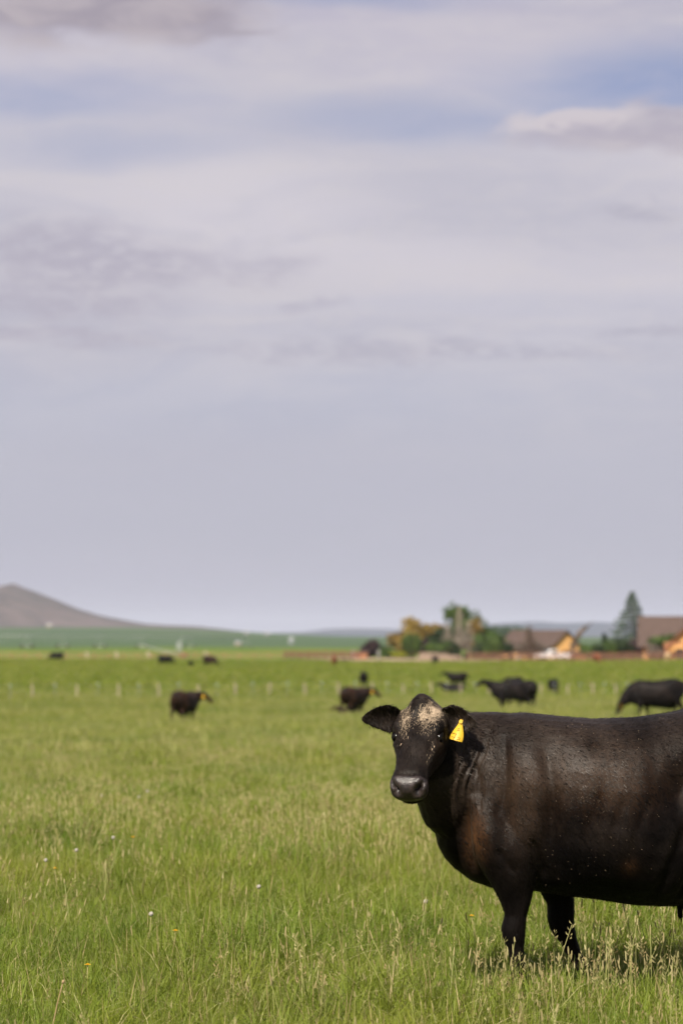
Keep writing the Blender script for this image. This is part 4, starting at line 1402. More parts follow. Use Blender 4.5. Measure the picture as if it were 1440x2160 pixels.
def rail_fence(name, label, a, b, step, height, nr, mat, jitter=0.0, post_w=0.16):
    (pxa, Da), (pxb, Db) = a, b
    A = on_ground(pxa, Da); B = on_ground(pxb, Db)
    L = (B - A).length; n_ = max(2, int(L / step))
    root = empty(name, A)
    tag(root, label, 'fence')
    P_ = []
    for i in range(n_ + 1):
        p = A.lerp(B, i / n_); p.z = gz(p.x, p.y)
        P_.append(p - A)
    ang = math.atan2(B.y - A.y, B.x - A.x)
    pm = MB().box((0, 0, height / 2 + 0.02), (post_w, post_w, height + 0.16), ang)
    pme_ = mesh_data('post', pm.v, pm.f, mat)
    for p in P_:
        link('post', pme_, root, p)
    for i in range(n_):
        for k in range(nr):
            z_ = height * (0.28 + 0.62 * k / (nr - 1))
            p, q = P_[i] + Vector((0, -0.1, z_ + random.uniform(-0.03, 0.03))), P_[i + 1] + Vector((0, -0.1, z_ + random.uniform(-0.03, 0.03)))
            d = (q - p); ln = d.length; d.normalize()
            b_ = MB(); h2 = 0.075; t2 = 0.025
            sx = Vector((-d.y, d.x, 0)).normalized() * t2; up = Vector((0, 0, h2))
            V = [p - sx - up, p + sx - up, p + sx + up, p - sx + up, q - sx - up, q + sx - up, q + sx + up, q - sx + up]
            b_.add(V, [(0, 1, 2, 3), (7, 6, 5, 4), (0, 4, 5, 1), (1, 5, 6, 2), (2, 6, 7, 3), (3, 7, 4, 0)])
            b_.build('rail', mat, root)
    return root


rail_fence('rail_fence', 'red-brown rail fence in front of the ranch houses on the right', (985, 352), (1520, 338), 2.6, 1.35, 4, mat_rail)
rail_fence('rail_fence', 'orange-brown rail fence along the far edge of the pasture on the left', (-60, 470), (600, 445), 3.0, 1.0, 2, mat_rail2)
rail_fence('rail_fence', 'close-boarded red-brown rail fence left of the plum bush', (600, 400), (758, 380), 2.4, 1.4, 5, mat_rail)

# leaning pale posts standing before the left rail fence
for (px, D, lean, lb) in [(186, 385, 0.10, 'pale leaning post before the rail fence, leftmost of four'), (249, 385, 0.14, 'pale leaning post before the rail fence, second from the left'),
                          (316, 385, 0.16, 'pale leaning post before the rail fence, just left of the tall irrigation tower'), (438, 385, 0.2, 'pale leaning post before the rail fence, right of the tall irrigation tower')]:
    e = MB().tube([(0.3 * lean, 0, -0.2), (-lean * 0.6, 0, 0.6), (-lean * 1.6, 0, 1.30), (-lean * 1.7, 0, 1.36)], [0.19, 0.18, 0.16, 0.10], 8).build('leaning_post', mat_post, None, True, on_ground(px, D))
    tag(e, lb, 'post', 'pale posts by the far fence')

# ------------------------------------------------------------------ centre-pivot irrigation
mat_galv = varied('galvanised_pipe', (0.20, 0.215, 0.21), (0.29, 0.30, 0.29), 0.6, 0.45, 0.4, 0.05, Metallic=0.1)
mat_tyre = varied('tyre', (0.02, 0.02, 0.02), (0.035, 0.033, 0.03), 5, 0.9, 0.1, 0.1)


def pivot(label, pts, h):
    """pts: (px, D) of each tower; pipe and truss rods carried by A-frame towers on wheels"""
    P_ = [on_ground(px, D) for (px, D) in pts]
    root = empty('irrigation_pivot', P_[0])
    tag(root, label, 'irrigation machine')
    O = P_[0].copy()
    tops_ = [p - O + Vector((0, 0, h)) for p in P_]
    MB().tube(tops_, 0.10, 8).build('pipe', mat_galv, root, True)
    for i in range(len(tops_) - 1):
        a, b = tops_[i], tops_[i + 1]
        for t0, t1 in ((0.04, 0.36), (0.36, 0.64), (0.64, 0.96)):
            pass
        pts_ = [a.lerp(b, t) + Vector((0, 0, -1.3 * 4 * t * (1 - t))) for t in (0.0, 0.17, 0.33, 0.5, 0.67, 0.83, 1.0)]
        MB().tube(pts_, 0.05, 5).build('truss_rod', mat_galv, root)
        br = MB()
        for t in (0.17, 0.33, 0.5, 0.67, 0.83):
            br.tube([a.lerp(b, t), a.lerp(b, t) + Vector((0, 0, -1.3 * 4 * t * (1 - t)))], 0.04, 4)
        br.build('truss_strut', mat_galv, root)
    for p, t in zip(P_, tops_):
        b = p - O
        for sg in (-1.6, 1.6):
            MB().tube([t, b + Vector((sg, 0.5, 0.5))], [0.08, 0.10], 6).build('tower_leg', mat_galv, root)
            bm = bmesh.new()
            bmesh.ops.create_cone(bm, cap_ends=True, segments=16, radius1=0.62, radius2=0.62, depth=0.35,
                                  matrix=Matrix.Translation(b + Vector((sg, 0.5, 0.55))) @ Matrix.Rotation(math.pi / 2, 4, 'X'))
            wme = bpy.data.meshes.new('wheel'); bm.to_mesh(wme); bm.free(); wme.materials.append(mat_tyre)
            link('wheel', wme, root)
        MB().tube([b + Vector((-1.6, 0.5, 0.62)), b + Vector((1.6, 0.5, 0.62))], 0.10, 6).build('base_beam', mat_galv, root)
    return root


pivot('long pale irrigation pivot on V-shaped towers beyond the left rail fence', [(-60, 760), (58, 760), (133, 765), (212, 770), (300, 775), (400, 790), (520, 830)], 4.0)
e = empty('irrigation_tower', on_ground(379, 470))
tag(e, 'tall pale irrigation tower with slanting boom near the rail fence', 'tower')
for sg in (-0.55, 0.55):
    MB().tube([(sg, 0, -0.2), (sg * 0.35, 0, 3.2)], [0.16, 0.12], 8).build('leg', mat_galv, e, True)
for z_ in (0.9, 1.9, 2.8):
    MB().tube([(-0.55 + 0.11 * z_, 0, z_), (0.55 - 0.11 * z_, 0, z_)], 0.07, 6).build('crossbar', mat_galv, e)
MB().tube([(0.1, 0, 3.0), (0.5, 0, 3.8), (0.75, 0, 4.3)], [0.10, 0.08, 0.06], 6).build('mast', mat_galv, e)
MB().tube([(0, 0, 0.9), (-3.2, 1.5, 1.35), (-8.2, 4, 2.6)], [0.13, 0.12, 0.09], 8).build('boom', mat_galv, e, True)
MB().tube([(0.2, 0, 0.5), (0.9, 0, 0.5), (1.7, 0, 0.45)], [0.3, 0.42, 0.25], 8).build('pump', mat_rail, e, True)

# ------------------------------------------------------------------ far farm buildings on the plain
mat_white = varied('white_siding', (0.24, 0.235, 0.23), (0.32, 0.31, 0.30), 1, 0.7, 0.2, 0.1)
mat_cream = varied('cream_siding', (0.30, 0.24, 0.15), (0.36, 0.29, 0.18), 1, 0.7, 0.2, 0.1)
mat_shed = varied('metal_roof', (0.26, 0.27, 0.29), (0.34, 0.35, 0.36), 1, 0.5, 0.4, 0.1)
mat_dark = varied('dark_opening', (0.02, 0.018, 0.016), (0.035, 0.03, 0.026), 2, 0.6, 0.3, 0.1)


def barn(label, px, D, w, d, h, wall, rz=0.3):
    e = empty('farm_building', on_ground(px, D) + Vector((0, 0, -0.6)), rz)
    MB().box((0, 0, h / 2), (w, d, h)).build('wall', wall, e)
    r_ = h * 0.45
    MB().add([(-w / 2 - .3, -d / 2 - .4, h + .05), (w / 2 + .3, -d / 2 - .4, h + .05), (w / 2 + .3, 0, h + r_), (-w / 2 - .3, 0, h + r_), (w / 2 + .3, d / 2 + .4, h + .05), (-w / 2 - .3, d / 2 + .4, h + .05)],
             [(0, 1, 2, 3), (3, 2, 4, 5), (0, 3, 5), (1, 4, 2), (0, 5, 4, 1)]).build('roof', mat_shed, e)
    MB().box((w * 0.15, -d / 2 - 0.05, h * 0.35), (w * 0.3, 0.08, h * 0.7)).build('door', mat_dark, e)
    tag(e, label, 'building', 'far farm buildings on the plain')


barn('tiny white farm building on the horizon, left one of a close pair', 520, 2900, 5, 5, 3, mat_white)
barn('tiny white farm building on the horizon, right one of a close pair', 563, 2900, 5, 5, 3, mat_white)
barn('tiny cream shed on the plain below the pair of white farm buildings', 502, 1500, 3.2, 3.2, 2.0, mat_cream)
barn('tiny pale grey shed on the plain left of the plum bush', 614, 1700, 2.4, 3, 3.2, mat_shed)
barn('tiny cream building at the foot of the cone hill', 105, 4400, 8, 8, 5.5, mat_cream)

# ------------------------------------------------------------------ trees and shrubs by the ranch


def leaf_mat(name, c1, c2, tr=0.25):
    m, g, out = new_mat(name)
    P = g.pos()
    nse = g.noise(P, 1.1, 4, 0.65)
    c = g.mix(g.ramp(nse, 0.3, 0.7), c1, c2)
    p = g.n('ShaderNodeBsdfPrincipled'); g.link(c, p.inputs['Base Color']); p.inputs['Roughness'].default_value = 0.6
    p.inputs['Specular IOR Level'].default_value = 0.2
    t = g.n('ShaderNodeBsdfTranslucent'); g.link(c, t.inputs['Color'])
    ms = g.n('ShaderNodeMixShader'); ms.inputs[0].default_value = tr
    g.nt.links.new(p.outputs[0], ms.inputs[1]); g.nt.links.new(t.outputs[0], ms.inputs[2])
    g.nt.links.new(ms.outputs[0], out.inputs['Surface'])
    return m


L_green = leaf_mat('leaf_green', (0.035, 0.070, 0.014), (0.085, 0.125, 0.028))
L_dark = leaf_mat('leaf_dark_green', (0.014, 0.028, 0.010), (0.036, 0.058, 0.020))
L_yellow = leaf_mat('leaf_golden', (0.20, 0.13, 0.03), (0.33, 0.24, 0.06))
L_orange = leaf_mat('leaf_orange_green', (0.10, 0.10, 0.022), (0.26, 0.15, 0.045))
L_plum = leaf_mat('leaf_plum', (0.028, 0.016, 0.018), (0.060, 0.034, 0.036))
L_lime = leaf_mat('leaf_lime', (0.20, 0.22, 0.02), (0.32, 0.32, 0.03))
L_spruce = leaf_mat('needles_blue_green', (0.040, 0.070, 0.045), (0.105, 0.140, 0.095), 0.1)
L_grey = leaf_mat('twigs_grey_brown', (0.085, 0.070, 0.055), (0.160, 0.130, 0.105), 0.1)
L_teal = leaf_mat('leaf_far', (0.03, 0.055, 0.03), (0.06, 0.09, 0.045), 0.1)
mat_bark = varied('bark', (0.075, 0.055, 0.042), (0.14, 0.105, 0.080), 2, 0.9, 0.1, 0.5)
mat_aspen = varied('pale_bark', (0.22, 0.185, 0.15), (0.33, 0.28, 0.23), 1.5, 0.85, 0.1, 0.3)


def leaves(blobs, n_, size, seed, hollow=0.35):
    """leaf faces spread through lumpy volumes, denser towards their outside"""
    r = np.random.default_rng(seed)
    vol = np.array([b[3] * b[4] * b[5] for b in blobs]); pr_ = vol ** 0.75; pr_ = pr_ / pr_.sum()
    w = r.choice(len(blobs), n_, p=pr_)
    B = np.array(blobs, float)[w]
    d = r.normal(size=(n_, 3)); d /= np.linalg.norm(d, axis=1)[:, None]
    rad = (hollow + (1 - hollow) * r.random(n_) ** 0.6)
    lump = 1 + 0.22 * np.sin(d[:, 0] * 5 + w) * np.sin(d[:, 2] * 6 + w * 2) + r.normal(0, 0.06, n_)
    c_ = B[:, :3] + d * (rad * lump)[:, None] * B[:, 3:6]
    a = r.normal(size=(n_, 3)); a /= np.linalg.norm(a, axis=1)[:, None]
    b = np.cross(a, d + r.normal(0, 0.4, (n_, 3))); b /= np.linalg.norm(b, axis=1)[:, None] + 1e-9
    s = size * r.uniform(0.6, 1.4, n_)[:, None]
    V = np.stack([c_ - a * s, c_ + b * s * 0.6, c_ + a * s, c_ - b * s * 0.6], 1).reshape(-1, 3)
    F = np.arange(4 * n_).reshape(-1, 4)
    return V, F


def quick(name, V, F, mat, parent):
    me_ = bpy.data.meshes.new(name)
    me_.vertices.add(len(V)); me_.vertices.foreach_set('co', np.asarray(V, np.float32).ravel())
    k = F.shape[1]
    me_.loops.add(F.size); me_.loops.foreach_set('vertex_index', F.ravel())
    me_.polygons.add(len(F)); me_.polygons.foreach_set('loop_start', np.arange(0, F.size, k))
    me_.update(); me_.validate()
    me_.materials.append(mat)
    return link(name, me_, parent)


def tree_trunk(h, r0, seed, spread=0.5, n_limb=5, lean=0.0):
    r = random.Random(seed)
    mb = MB()
    pts = [(lean * t * h + 0.12 * math.sin(3 * t + seed), 0.1 * math.sin(2 * t + seed * 2), h * t - 0.3 * (t == 0)) for t in (0, 0.25, 0.5, 0.75, 1.0)]
    mb.tube(pts, [r0 * 1.25, r0, r0 * 0.75, r0 * 0.5, r0 * 0.15], 8)
    for k in range(n_limb):
        t = r.uniform(0.28, 0.85); a = r.uniform(0, 6.283); L = h * spread * (1.05 - t)
        p = Vector((lean * t * h, 0, h * t))
        q = p + Vector((math.cos(a) * L * 0.6, math.sin(a) * L * 0.6, L * 0.5)); e_ = p + Vector((math.cos(a) * L, math.sin(a) * L, L * 1.0))
        mb.tube([p, q, e_], [r0 * 0.42, r0 * 0.26, r0 * 0.08], 5)
    return mb


def tree(name, label, px, D, h, w, mat, seed, n_=1500, size=0.28, shape='round', group='trees round the ranch', trunk_mat=None, low=0.15):
    e = empty(name, on_ground(px, D))
    r = random.Random(seed)
    w = w * 1.45; h = h * 1.1
    n_ = int(n_ * 1.3)
    bl = []
    if shape == 'round':
        for k in range(9):
            t = r.uniform(low + 0.1, 0.86); a = r.uniform(0, 6.283)
            ww = w * (0.5 - 0.35 * abs(t - 0.5))
            bl.append((math.cos(a) * w * 0.22, math.sin(a) * w * 0.22, h * t, ww * r.uniform(0.55, 0.85), ww * r.uniform(0.55, 0.85), h * 0.16 * r.uniform(0.8, 1.2)))
        bl.append((0, 0, h * 0.55, w * 0.36, w * 0.36, h * 0.34))
    elif shape == 'tall':
        for k in range(9):
            t = low + 0.1 + (0.82 - low) * k / 8
            bl.append((r.uniform(-.12, .12) * w, r.uniform(-.12, .12) * w, h * t, w * 0.58 * (1.1 - 0.6 * t), w * 0.58 * (1.1 - 0.6 * t), h * 0.12))
    elif shape == 'bush':
        for k in range(7):
            a = r.uniform(0, 6.283); q = r.uniform(0.1, 0.32) * w
            bl.append((math.cos(a) * q, math.sin(a) * q, h * r.uniform(0.3, 0.66), w * r.uniform(0.18, 0.3), w * r.uniform(0.18, 0.3), h * r.uniform(0.22, 0.33)))
    tree_trunk(h * 0.8, max(0.06, h * 0.022), seed, 0.45, 6).build('trunk', trunk_mat or mat_bark, e, True)
    V, F = leaves(bl, int(n_ * 1.5), size * 1.1, seed)
    V[:, 2] = np.maximum(V[:, 2], 0.02)
    quick('crown', V, F, mat, e)
    return tag(e, label, 'shrub' if shape == 'bush' else 'tree', group)


def conifer(name, label, px, D, h, w, mat, seed, n_=3200, group='trees round the ranch'):
    e = empty(name, on_ground(px, D))
    r = np.random.default_rng(seed)
    MB().tube([(0, 0, -0.3), (0, 0, h * 0.5), (0.1, 0, h)], [h * 0.02, h * 0.013, 0.02], 7).build('trunk', mat_bark, e, True)
    V = []
    tiers = 19
    for k in range(tiers):
        t = 0.06 + 0.93 * k / (tiers - 1)
        rad = w * 0.5 * (1 - t) ** 0.95 + 0.12
        nb_ = max(5, int(13 * (1 - t) + 4))
        for b in range(nb_):
            a = 6.283 * b / nb_ + r.uniform(-0.3, 0.3)
            L = rad * r.uniform(0.62, 1.15)
            m_ = max(5, int(n_ / (tiers * nb_)))
            s_ = np.sqrt(r.random(m_))
            c_ = np.stack([np.cos(a) * L * s_ + r.normal(0, 0.10, m_), np.sin(a) * L * s_ + r.normal(0, 0.10, m_), h * t - 0.28 * L * s_ + 0.18 * L * s_ ** 3 + r.normal(0, 0.10, m_)], -1)
            for p in c_:
                d = np.array([math.cos(a), math.sin(a), -0.3]) + r.normal(0, 0.35, 3); d /= np.linalg.norm(d)
                q = np.cross(d, r.normal(size=3)); q /= np.linalg.norm(q)
                s = 0.26 * r.uniform(0.6, 1.3)
                V += [p - d * s, p + q * s * 0.4, p + d * s, p - q * s * 0.4]
    V = np.array(V); V[:, 2] = np.maximum(V[:, 2], 0.05)
    quick('crown', V, np.arange(len(V)).reshape(-1, 4), mat, e)
    return tag(e, label, 'tree', group)


def bare_tree(name, label, px, D, h, w, seed, mat, twig_n=380, lean=0.0, group='trees round the ranch'):
    e = empty(name, on_ground(px, D))
    r = random.Random(seed)
    mb = tree_trunk(h, max(0.10, h * 0.016), seed, 0.2, 3, lean)
    for k in range(26):
        t = r.uniform(0.15, 0.95); a = r.uniform(0, 6.283); L = w * 0.5 * (1.2 - t) * r.uniform(0.6, 1.2)
        p = Vector((lean * t * h, 0, h * t)); q = p + Vector((math.cos(a) * L * 0.55, math.sin(a) * L * 0.55, L * 0.7)); e2 = p + Vector((math.cos(a) * L, math.sin(a) * L, L * 1.7))
        mb.tube([p, q, e2], [0.05, 0.03, 0.012], 4)
    mb.build('trunk', mat, e, True)
    rr = np.random.default_rng(seed)
    t = rr.uniform(0.2, 1.05, twig_n); a = rr.uniform(0, 6.283, twig_n); L = w * 0.5 * (1.25 - t) * np.sqrt(rr.random(twig_n))
    c_ = np.stack([lean * t * h + np.cos(a) * L, np.sin(a) * L, h * t], -1)
    d = np.stack([np.cos(a) * 0.5, np.sin(a) * 0.5, np.ones(twig_n)], -1) + rr.normal(0, 0.25, (twig_n, 3)); d /= np.linalg.norm(d, axis=1)[:, None]
    s = np.cross(d, rr.normal(size=(twig_n, 3))); s /= np.linalg.norm(s, axis=1)[:, None]
    ln = rr.uniform(0.3, 0.7, twig_n)[:, None]
    V = np.stack([c_ - d * ln - s * 0.018, c_ - d * ln + s * 0.018, c_ + d * ln], 1).reshape(-1, 3)
    quick('twigs', V, np.arange(len(V)).reshape(-1, 3), mat, e)['kind'] = 'stuff'
    return tag(e, label, 'tree', group)


def H_(px_h, D): return px_h / FPX * D      # pixels of height to metres


D1 = 432
tree('plum_bush', 'dark plum-leaved bush, leftmost of the ranch trees', 779, D1, 3.6, 3.6, L_plum, 1, 1300, 0.22, 'bush')
tree('shrub', 'low grey-green shrub just right of the plum bush', 806, D1, 2.4, 2.0, L_dark, 2, 600, 0.2, 'bush')
tree('shrub', 'low yellow-green shrub behind the bright lime shrub', 820, D1 - 4, 2.0, 3.0, L_green, 3, 800, 0.2, 'bush')
tree('shrub', 'bright lime-yellow low shrub left of the golden tree', 838, D1 - 8, 1.1, 2.6, L_lime, 4, 700, 0.15, 'bush')
tree('shrub', 'olive shrub at the foot of the golden tree', 857, D1 - 3, 2.6, 2.6, L_orange, 5, 700, 0.2, 'bush')
tree('golden_tree', 'tall golden-leaved tree, left one of two golden trees', 869, D1 + 6, 6.6, 3.6, L_yellow, 6, 1500, 0.24, 'tall')
tree('golden_tree', 'shorter golden-leaved tree, right one of two golden trees', 897, D1 + 8, 5.6, 2.6, L_yellow, 7, 1000, 0.24, 'tall')
tree('dark_tree', 'dark purple-brown bush under the golden trees', 887, D1 - 2, 3.9, 3.2, L_plum, 8, 1100, 0.22, 'bush')
tree('dark_tree', 'dark green round tree right of the golden trees', 913, D1 + 3, 4.6, 3.4, L_dark, 9, 1300, 0.24)
tree('dark_tree', 'dark green tree between the golden trees and the tall pale bare tree', 935, D1 + 6, 5.2, 3.2, L_dark, 10, 1300, 0.24)
bare_tree('bare_tree', 'pale bare tree, short one left of the tall pair', 944, D1 - 14, 5.8, 2.8, 11, mat_aspen, 260)
bare_tree('bare_tree', 'pale bare tree, tallest and thickest of the bare ones', 967, D1 - 14, 8.6, 3.6, 12, mat_aspen, 360)
bare_tree('bare_tree', 'pale bare tree right of the tallest one', 988, D1 - 10, 6.4, 3.4, 13, mat_aspen, 300)
tree('green_tree', 'tallest leafy tree with green top behind the bare pale trees', 986, D1 + 10, 8.9, 6.6, L_green, 14, 3600, 0.28)
tree('orange_tree', 'orange-tinged tree against the right side of the tallest leafy tree', 1000, D1 + 6, 6.6, 2.6, L_orange, 15, 1100, 0.24, 'tall')
tree('dark_tree', 'dark tree behind the trunks of the bare pale trees', 962, D1 + 4, 5.4, 3.4, L_dark, 16, 1300, 0.24)
tree('green_tree', 'olive-green tree filling the gap between the golden trees and the tallest leafy tree', 925, D1 + 12, 6.4, 4.6, L_orange, 41, 1900, 0.26)
tree('green_tree', 'rounded green tree behind the shrubs left of the smaller house', 1028, D1 + 12, 5.2, 4.4, L_green, 42, 1700, 0.26)
tree('green_tree', 'yellow-green tree behind the lime shrub, left of the golden trees', 845, D1 + 12, 4.6, 3.4, L_orange, 43, 1300, 0.24)
tree('shrub', 'bright green shrub right of the orange-tinged tree', 1017, D1 + 2, 4.2, 3.0, L_green, 17, 1100, 0.22)
tree('shrub', 'dark green bushy shrub, middle of the row left of the smaller house', 1030, D1, 3.5, 3.4, L_dark, 18, 1100, 0.22, 'bush')
tree('shrub', 'dark green shrub touching the smaller house', 1053, D1 - 2, 3.2, 3.4, L_dark, 19, 1100, 0.22, 'bush')
tree('shrub', 'dark olive shrub at the foot of the orange-tinged tree', 1006, D1 - 4, 3.0, 3.0, L_dark, 20, 900, 0.22, 'bush')
bare_tree('dark_bare_tree', 'dark twiggy conical tree in front of the smaller house roof', 1115, 405, 5.4, 3.6, 21, mat_bark, 900)
tree('twiggy_shrub', 'grey-brown twiggy shrub under the dark conical tree', 1112, 408, 3.4, 3.4, L_grey, 22, 900, 0.18, 'bush')
tree('twiggy_shrub', 'small grey-brown shrub before the smaller house, right of the conical tree', 1142, 408, 2.6, 2.4, L_grey, 23, 600, 0.18, 'bush')

for k, (px, h_, w_, m_, lb) in enumerate([
    (868, 4.4, 3.0, L_green, 'olive-green bush in front of the taller golden tree'), (924, 3.4, 3.4, L_green, 'mid green bush left of the short bare tree'),
    (952, 3.6, 2.6, L_dark, 'dark bush between the two left bare trees'), (1041, 4.0, 2.8, L_green, 'taller green shrub in the row left of the smaller house'),
    (1258, 3.0, 2.6, L_dark, 'dark low bush left of the small conifer'), (1286, 3.4, 2.4, L_green, 'green bush between the small conifer and the big spruce'),
    (1312, 3.6, 3.0, L_dark, 'dark bush at the foot of the big spruce'), (1421, 3.2, 2.4, L_green, 'green bush by the porch of the larger house')]):
    tree('bush', lb, px, D1 - 14 if px < 1100 else 404, h_, w_, m_, 80 + k, 900, 0.2, 'bush')

# big leaning dead tree in front of the gable
e = empty('dead_tree', on_ground(1204, 398))
mb = MB()
mb.tube([(0, 0, -0.3), (0.05, 0, 1.2), (0.35, 0, 2.6), (1.0, 0, 4.0), (1.9, 0, 5.1), (3.0, 0, 5.8)], [0.34, 0.30, 0.34, 0.42, 0.30, 0.06], 8)
for k in range(30):
    r = random.Random(k)
    t = r.uniform(0.2, 1.0); p = Vector((3.0 * t ** 1.7, 0, 1.2 + 4.6 * t)); a = r.uniform(0, 6.283); L = r.uniform(0.4, 1.1)
    mb.tube([p, p + Vector((math.cos(a) * L * 0.5 + 0.2, math.sin(a) * L * 0.5, L * 0.8))], [0.06, 0.015], 4)
mb.build('trunk', mat_bark, e, True)
tree_trunk(2.6, 0.12, 3, 0.5, 5, -0.12).build('limb', mat_bark, e, True)
V, F = leaves([(0.3, 0, 2.6, 0.7, 0.7, 0.6), (1.2, 0, 4.2, 0.45, 0.45, 0.7), (2.1, 0, 5.2, 0.5, 0.4, 0.4)], 260, 0.16, 5)
quick('twigs', V, F, L_grey, e)['kind'] = 'stuff'
tag(e, 'dead tree with thick trunk curving to the right beside the orange gable', 'tree', 'trees round the ranch')

tree('shrub', 'green shrub between the curved dead tree and the small conifer', 1245, 425, 3.0, 3.4, L_green, 25, 1000, 0.22, 'bush')
conifer('small_conifer', 'small dark conifer left of the big spruce', 1273, 428, 4.6, 3.0, L_dark, 26, 1700)
tree('twiggy_shrub', 'brown twiggy shrub at the left foot of the big spruce', 1296, 415, 3.2, 4.0, L_grey, 27, 1100, 0.18, 'bush')
conifer('blue_spruce', 'tall blue-green spruce, highest tree in the picture', 1332, 425, 12.1, 13.0, L_spruce, 28, 8500)
tree('dark_tree', 'big dark round bush right of the spruce', 1360, 408, 5.0, 4.2, L_plum, 29, 1900, 0.22, 'round', low=0.02)
tree('shrub', 'bright green bush in front of the larger house', 1401, 395, 4.2, 3.8, L_green, 30, 1700, 0.22, 'round', low=0.02)
tree('twiggy_shrub', 'brown twiggy shrub between the dark round bush and the green bush', 1381, 392, 3.0, 2.6, L_grey, 31, 700, 0.18, 'bush')
for k, (px, w_, h_, lb) in enumerate([(1042, 20, 9, 'far teal tree clump, leftmost behind the smaller house'), (1066, 26, 13, 'far teal tree clump, tallest one behind the smaller house'), (1090, 18, 10, 'far teal tree clump, rightmost behind the smaller house')]):
    tree('far_tree', lb, px, 1500, h_, w_, L_teal, 60 + k, 1500, 0.8, 'round', 'trees far behind the smaller house', low=0.02)

# ------------------------------------------------------------------ houses
mat_roof = varied('brown_shingles', (0.058, 0.040, 0.034), (0.090, 0.063, 0.054), 1.2, 0.85, 0.15, 0.4)
mat_wood = varied('honey_timber', (0.56, 0.30, 0.10), (0.66, 0.38, 0.15), 0.8, 0.7, 0.2, 0.3, (1, 1, 6))
mat_timber = varied('red_timber', (0.22, 0.095, 0.045), (0.30, 0.135, 0.07), 0.8, 0.7, 0.2, 0.3)
mat_trim = varied('dark_trim', (0.06, 0.035, 0.025), (0.09, 0.05, 0.035), 0.8, 0.7, 0.2, 0.2)
mat_glass, g_, out_ = new_mat('window_glass')
principled(g_, out_, (0.02, 0.025, 0.03), 0.1, 0.6)


def gable_roof(name, L, W, he, hr, over, mat, parent, origin=(0, 0, 0), th=0.22):
    """ridge along local x"""
    ox, oy, oz = origin
    sl = (hr - he) / (W / 2)
    x0, x1 = ox - L / 2 - over, ox + L / 2 + over
    ye = W / 2 + over; ze = he - sl * over
    prof = [(-ye, ze), (0, hr), (ye, ze), (ye, ze + th), (0, hr + th * 1.2), (-ye, ze + th)]
    V = [(x, oy + y, oz + z) for x in (x0, x1) for (y, z) in prof]
    F = [(0, 1, 4, 5), (1, 2, 3, 4), (11, 10, 7, 6), (10, 9, 8, 7)]
    F += [(5, 4, 10, 11), (4, 3, 9, 10), (0, 6, 7, 1), (1, 7, 8, 2), (0, 5, 11, 6), (2, 8, 9, 3)]
    return MB().add(V, F).build(name, mat, parent)


def gable_walls(L, W, he, hr, mat, parent, origin=(0, 0, 0), name='wall'):
    ox, oy, oz = origin
    prof = [(-W / 2, 0), (W / 2, 0), (W / 2, he), (0, hr), (-W / 2, he)]
    V = [(x, oy + y, oz + z) for x in (ox - L / 2, ox + L / 2) for (y, z) in prof]
    F = [(4, 3, 2, 1, 0), (5, 6, 7, 8, 9)] + [(i, (i + 1) % 5, 5 + (i + 1) % 5, 5 + i) for i in range(5)]
    return MB().add(V, F).build(name, mat, parent)


def window(parent, c, w, h, face):
    """face: 'y' for a window in a wall facing -y, 'x' for a wall facing +x"""
    d = (w, 0.10, h) if face == 'y' else (0.10, w, h)
    fr = MB().box(c, d).build('window', mat_trim, parent)
    off = (0, -0.06, 0) if face == 'y' else (0.06, 0, 0)
    for sx in (-1, 1):
        cc = (c[0] + (sx * w * 0.23 if face == 'y' else 0) + off[0], c[1] + (0 if face == 'y' else sx * w * 0.23) + off[1], c[2])
        d2 = (w * 0.4, 0.03, h * 0.84) if face == 'y' else (0.03, w * 0.4, h * 0.84)
        MB().box(cc, d2).build('pane', mat_glass, fr)


h1 = empty('ranch_house', on_ground(1136, 447) + Vector((0, 0, -0.3)), R(-60))
tag(h1, 'smaller brown-roofed house with sunlit honey-orange gable', 'house', 'ranch houses')
gable_walls(17.0, 7.0, 2.5, 5.5, mat_wood, h1)
gable_roof('roof', 17.0, 7.0, 2.5, 5.5, 0.5, mat_roof, h1)
for x_ in (-4.0, -1.2, 2.2):
    window(h1, (x_, -3.54, 1.25), 1.5, 1.1, 'y')
MB().box((4.6, -3.55, 1.0), (1.0, 0.1, 2.0)).build('door', mat_timber, h1)
MB().box((-2.5, 0.9, 4.7), (0.8, 0.8, 1.4)).build('chimney', mat_timber, h1)
# lower lean-to on the gable side
MB().box((9.1, 1.6, 0.8), (1.2, 4.6, 1.6)).build('lean_to', mat_timber, h1)
MB().add([(8.52, -1.0, 1.9), (9.9, -1.0, 1.65), (9.9, 4.2, 1.65), (8.52, 4.2, 1.9), (8.52, -1.0, 2.0), (9.9, -1.0, 1.75), (9.9, 4.2, 1.75), (8.52, 4.2, 2.0)],
         [(3, 2, 1, 0), (4, 5, 6, 7), (0, 1, 5, 4), (1, 2, 6, 5), (2, 3, 7, 6), (3, 0, 4, 7)]).build('lean_to_roof', mat_roof, h1)

h2 = empty('ranch_house', on_ground(1432, 400) + Vector((0, 0, -0.3)), R(-8))
h2.scale = (1.08, 1.08, 1.04)
tag(h2, 'larger timber house with brown roof and porch gable at the right edge', 'house', 'ranch houses')
gable_walls(14, 9, 3.4, 7.3, mat_wood, h2, (1.5, 0, 0))
gable_roof('roof', 14, 9, 3.4, 7.3, 0.9, mat_roof, h2, (1.5, 0, 0))
for x_ in (-4.0, -1.8):
    window(h2, (x_, -4.55, 1.7), 1.3, 1.5, 'y')
